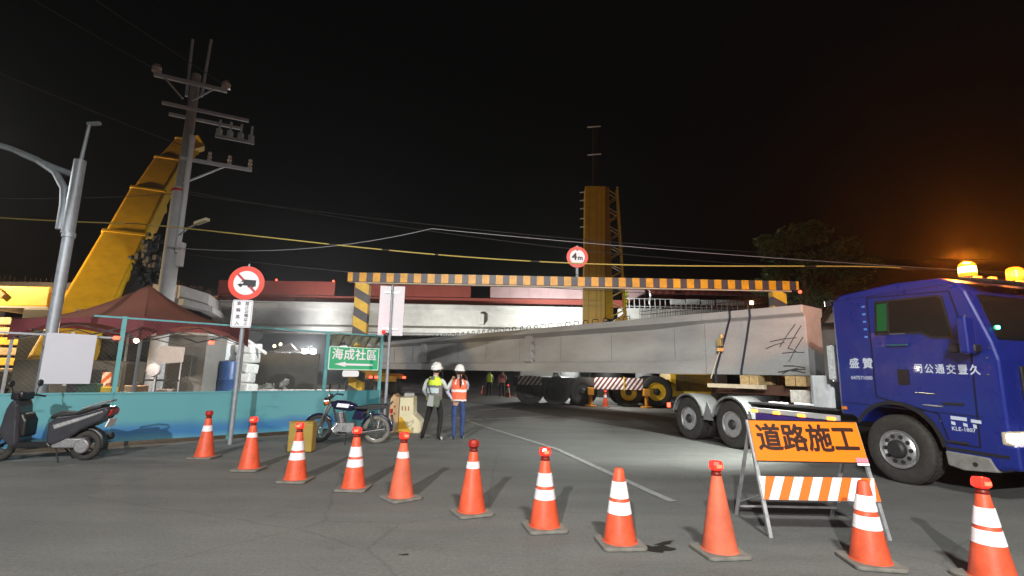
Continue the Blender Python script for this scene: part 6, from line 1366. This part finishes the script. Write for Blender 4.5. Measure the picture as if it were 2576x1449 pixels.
# stall furniture under the maroon tent
st = thing("stall_table", "folding table heaped with tools under the maroon tent", "table", (-9.1, 12.6, 0), R(15))
g = B(); g.box((0, 0, 0.78), (2.0, 0.7, 0.04)); g.done("table_top", mat("brown_top", (0.13, 0.06, 0.045), 0.6, var=0.3), st, bevel=0.008)
for x in (-0.9, 0.9):
    for y in (-0.28, 0.28): g = B(); g.cyl((x, y, 0), (x, y, 0.76), 0.018); g.done("leg", M_greymetal, st, True)
random.seed(21)
tl = [("tool_case", "yellow tool case standing on the stall table", "case", (-9.75, 12.35, 0.8), (0.34, 0.16, 0.26), (0.5, 0.36, 0.03)), ("cardboard_box", "tan cardboard box on the stall table", "box", (-9.2, 12.5, 0.8), (0.42, 0.3, 0.30), (0.30, 0.20, 0.12)),
      ("storage_box", "pale plastic storage box on the stall table", "box", (-8.6, 12.7, 0.8), (0.36, 0.28, 0.22), (0.42, 0.36, 0.34)), ("tool_bag", "dark green tool bag on the stall table edge", "bag", (-10.05, 12.15, 0.8), (0.4, 0.3, 0.34), (0.02, 0.05, 0.035))]
for nm, lb, ct, p, d, c in tl:
    t = thing(nm, lb, ct, p, R(15)); g = B(); g.box((0, 0, d[2] / 2 + 0.003), d); g.done("body", mat(nm + "_colour", c, 0.6, var=0.2, vscale=6), t, bevel=0.02); g = B(); g.tube([(-d[0] * 0.25, 0, d[2]), (-d[0] * 0.2, 0, d[2] + 0.07), (d[0] * 0.2, 0, d[2] + 0.07), (d[0] * 0.25, 0, d[2])], 0.012); g.done("handle", M_black, t, True)
fa = thing("standing_fan", "round grey standing fan under the maroon tent", "fan", (-9.55, 13.6, 0))
g = B(); g.cyl((0, 0, 0), (0, 0, 0.04), 0.2, n=20); g.cyl((0, 0, 0.04), (0, 0, 1.4), 0.02); g.done("stand", M_greymetal, fa, True)
g = B(); g.lathe([(0.17, -0.05), (0.185, 0.0), (0.17, 0.05), (0.1, 0.07), (0.001, 0.075)], Matrix.Translation((0, -0.08, 1.48)) @ Matrix.Rotation(R(90), 4, 'X'), 24); g.done("guard", mat("fan_grey", (0.38, 0.38, 0.42), 0.5), fa, True)
pb = thing("folding_chair", "white folding chair back leaning under the maroon tent", "chair", (-9.62, 14.2, 0), R(5))
g = B(); g.prism([(-0.35, 1.62), (0.36, 1.70), (0.37, 2.12), (-0.22, 2.16), (-0.33, 2.05)], frame((0, 0, 0), (1, 0, 0), (0, 0, 1)), 0.03); g.done("back_panel", mat("bluish_white", (0.50, 0.51, 0.56), 0.5, var=0.1), pb, bevel=0.01)
for x in (-0.3, 0.3): g = B(); g.cyl((x, 0.02, 0), (x, 0.02, 1.75), 0.018); g.done("leg", M_greymetal, pb, True)
g = B(); g.box((0, -0.25, 1.2), (0.66, 0.5, 0.04)); g.done("seat", M_dark, pb, bevel=0.01)
cb = thing("site_cabin", "dull grey site cabin wall standing beyond the maroon tent", "cabin", (-10.2, 16.2, 0), 0)
g = B(); g.box((-10.3, 16.3, 1.3), (1.5, 1.2, 2.5)); g.done("wall", mat("cabin_grey", (0.20, 0.19, 0.175), 0.7, var=0.15), cb, world=True); g = B(); g.box((-10.3, 16.25, 2.6), (1.7, 1.4, 0.1)); g.done("roof", mat("cabin_roof", (0.40, 0.39, 0.37), 0.6), cb, world=True); g = B(); g.box((-10.3, 15.69, 1.0), (0.7, 0.02, 1.9)); g.done("door", mat("cabin_door", (0.12, 0.115, 0.11), 0.6), cb, world=True)
gnr = thing("generator", "dark boxy generator behind the blank notice board", "generator", (-12.2, 14.4, 0), R(12))
g = B(); g.box((0, 0, 0.95), (2.6, 1.3, 1.5)); g.done("housing", mat("generator_brown", (0.10, 0.085, 0.065), 0.6, var=0.3, vscale=3), gnr, bevel=0.05); g = B(); g.box((0.5, -0.66, 1.0), (0.9, 0.02, 0.9)); g.done("louvre", M_dark, gnr)
for x in (-0.9, 0.9): g = B(); g.box((x, 0, 0.1), (0.2, 1.2, 0.2)); g.done("skid", M_dark, gnr)
ob = thing("warning_board", "small orange and white warning board glowing behind the fence", "sign", (-10.45, 13.1, 0), R(10)); g = B(); g.box((0, 0, 1.22), (0.2, 0.03, 0.36)); g.done("board", stripe_mat("orange_diag", (0.80, 0.55, 0.40), (0.62, 0.13, 0.02), 2, 0.26, 0, -1.1), ob); g = B(); g.cyl((0, 0.03, 0), (0, 0.03, 1.4), 0.02); g.done("stake", M_greymetal, ob, True)
tlmp = thing("tent_lamp", "small lit work lamp hanging inside the maroon tent", "lamp", (-9.3, 12.4, 2.2)); g = B(); g.ball((0, 0, 0), 0.06); g.done("bulb", M_lampwarm, tlmp, True); g = B(); g.cyl((0, 0, 0.05), (0, 0, 0.9), 0.008); g.done("cord", M_black, tlmp); point(tlmp, (-9.3, 12.4, 2.1), LAMP["tent_lamp"], (1, 0.8, 0.6), 0.06)
# red lamps clipped on the fence top
for s, lab in ((-0.36, "red warning lamp clipped to the fence mesh beside the notice board"), (1.3, "red warning lamp clipped to the fence mesh under the tent valance")):
    t = thing("warning_lamp", lab, "lamp", fp(s, 2.12, 0.02)); g = B(); g.box((0, 0, 0), (0.09, 0.07, 0.07)); g.done("lens", M_redhot, t, bevel=0.012); g = B(); g.box((0, 0.03, 0.05), (0.03, 0.05, 0.06)); g.done("clip", M_black, t)
ol = thing("lantern", "orange warning lantern glowing beyond the two workers", "lamp", (-3.6, 36, 0)); g = B(); g.box((0, 0, 1.72), (0.5, 0.1, 0.34)); g.done("lens", mat("orange_led_panel", (1, 0.3, 0.1), 0.4, emit=(1.0, 0.22, 0.08), es=4), ol, bevel=0.04); g = B(); g.cyl((0, 0.08, 0), (0, 0.08, 1.6), 0.04); g.done("stand", M_dark, ol, True)
vn = thing("parked_van", "small white van parked beyond the crane wheels", "van", (2.4, 36.5, 0), R(6))
g = B(); g.prism([(-1.6, 0.35), (1.6, 0.35), (1.65, 0.9), (1.25, 1.15), (0.95, 1.75), (-1.6, 1.78)], frame((0, -0.75, 0), (1, 0, 0), (0, 0, 1)), -1.5); g.done("body", mat("van_white", (0.55, 0.56, 0.55), 0.3, coat=0.4), vn, bevel=0.06, seg=3)
g = B(); g.prism([(0.55, 1.2), (1.15, 1.18), (0.9, 1.65), (0.55, 1.65)], frame((0, -0.753, 0), (1, 0, 0), (0, 0, 1)), 0.006); g.done("side_window", M_glass, vn)
for x in (-1.0, 1.05):
    for s in (-1, 1): g = B(); g.lathe([(0.15, -0.1), (0.29, -0.1), (0.31, 0), (0.29, 0.1), (0.15, 0.1)], Matrix.Translation((x, s * 0.68, 0.31)) @ Matrix.Rotation(R(90), 4, 'X'), 22); g.done("wheel", M_rubber, vn, True)

# ================================================================== TREES
def leafy(name, label, base, height, blobs, nleaf, seed, group=None, ls=0.16):
    rd_ = random.Random(seed); t = thing(name, label, "tree", base, 0, group)
    g = B(); top = Vector((rd_.uniform(-0.4, 0.4), rd_.uniform(-0.3, 0.3), height * 0.72))
    tk = [Vector((0, 0, 0)), Vector((0.1, 0, height * 0.25)), Vector((-0.05, 0.1, height * 0.5)), top]; g.tube(tk, 0.2, 9, [0.24, 0.19, 0.14, 0.07])
    for (c, r) in blobs:
        a = tk[1].lerp(tk[3], rd_.uniform(0.1, 0.9)); m = a.lerp(Vector(c), 0.5) + Vector((0, 0, 0.2)); g.tube([a, m, Vector(c)], 0.05, 6, [0.07, 0.05, 0.02])
    g.done("trunk", mat("bark", (0.09, 0.065, 0.045), 0.9, var=0.3, vscale=8), t, True)
    vs = []; fs = []
    for k in range(nleaf):
        c, r = rd_.choice(blobs); d = Vector((rd_.gauss(0, 1), rd_.gauss(0, 1), rd_.gauss(0, 1))).normalized() * r * rd_.random() ** 0.45
        # leaves gather in twigs
        p = Vector(c) + Vector((d.x, d.y, d.z * 0.75)); e = Euler((rd_.uniform(-1, 1), rd_.uniform(-1, 1), rd_.uniform(0, 6.28))).to_matrix(); s = ls * rd_.uniform(0.6, 1.4)
        q = [e @ Vector(v) * s for v in ((-0.9, 0, 0), (0, -0.35, 0.1), (0.9, 0, 0), (0, 0.35, 0.1))]; i = len(vs); vs += [p + x for x in q]; fs.append((i, i + 1, i + 2, i + 3))
    me = bpy.data.meshes.new("crown"); me.from_pydata(vs, [], fs); me.materials.append(mat("leaf_green", (0.085, 0.15, 0.07), 0.6, var=0.4, vscale=1.5)); o = bpy.data.objects.new("crown", me); C.objects.link(o); o.parent = t
    return t
bl = [((-1.7, -0.3, 7.7), 0.75), ((-0.5, 0, 8.5), 0.95), ((0.6, 0.2, 8.8), 0.9), ((-2.2, 0, 6.0), 0.6), ((-0.3, -0.4, 7.0), 1.0), ((1.3, 0, 7.4), 1.0), ((-1.0, 0.2, 5.5), 0.7), ((2.3, 0.3, 8.1), 0.8), ((0.5, 0.2, 5.7), 0.9), ((2.3, 0, 6.4), 0.8), ((-1.9, 0.1, 8.3), 0.45), ((-1.5, 0, 6.7), 0.6), ((3.1, 0, 7.2), 0.6)]
leafy("tree", "dark leafy tree standing beyond the gantry end", (14.5, 24, 0), 9.5, bl, 6500, 4)

# ================================================================== THIN HAZE ADDED FOR LAMP GLOW
hz = bpy.data.materials.new("glow_haze"); hz.use_nodes = True; N = hz.node_tree.nodes; N.clear()
ho_ = N.new("ShaderNodeOutputMaterial"); pv = N.new("ShaderNodeVolumePrincipled"); pv.inputs["Color"].default_value = (0.9, 0.9, 0.9, 1); pv.inputs["Density"].default_value = 0.0012; pv.inputs["Anisotropy"].default_value = 0.78
hz.node_tree.links.new(pv.outputs[0], ho_.inputs["Volume"])
g = B(); g.box((0, 240, 12.0), (820, 740, 26.0)); g.done("haze", hz, kind="stuff")
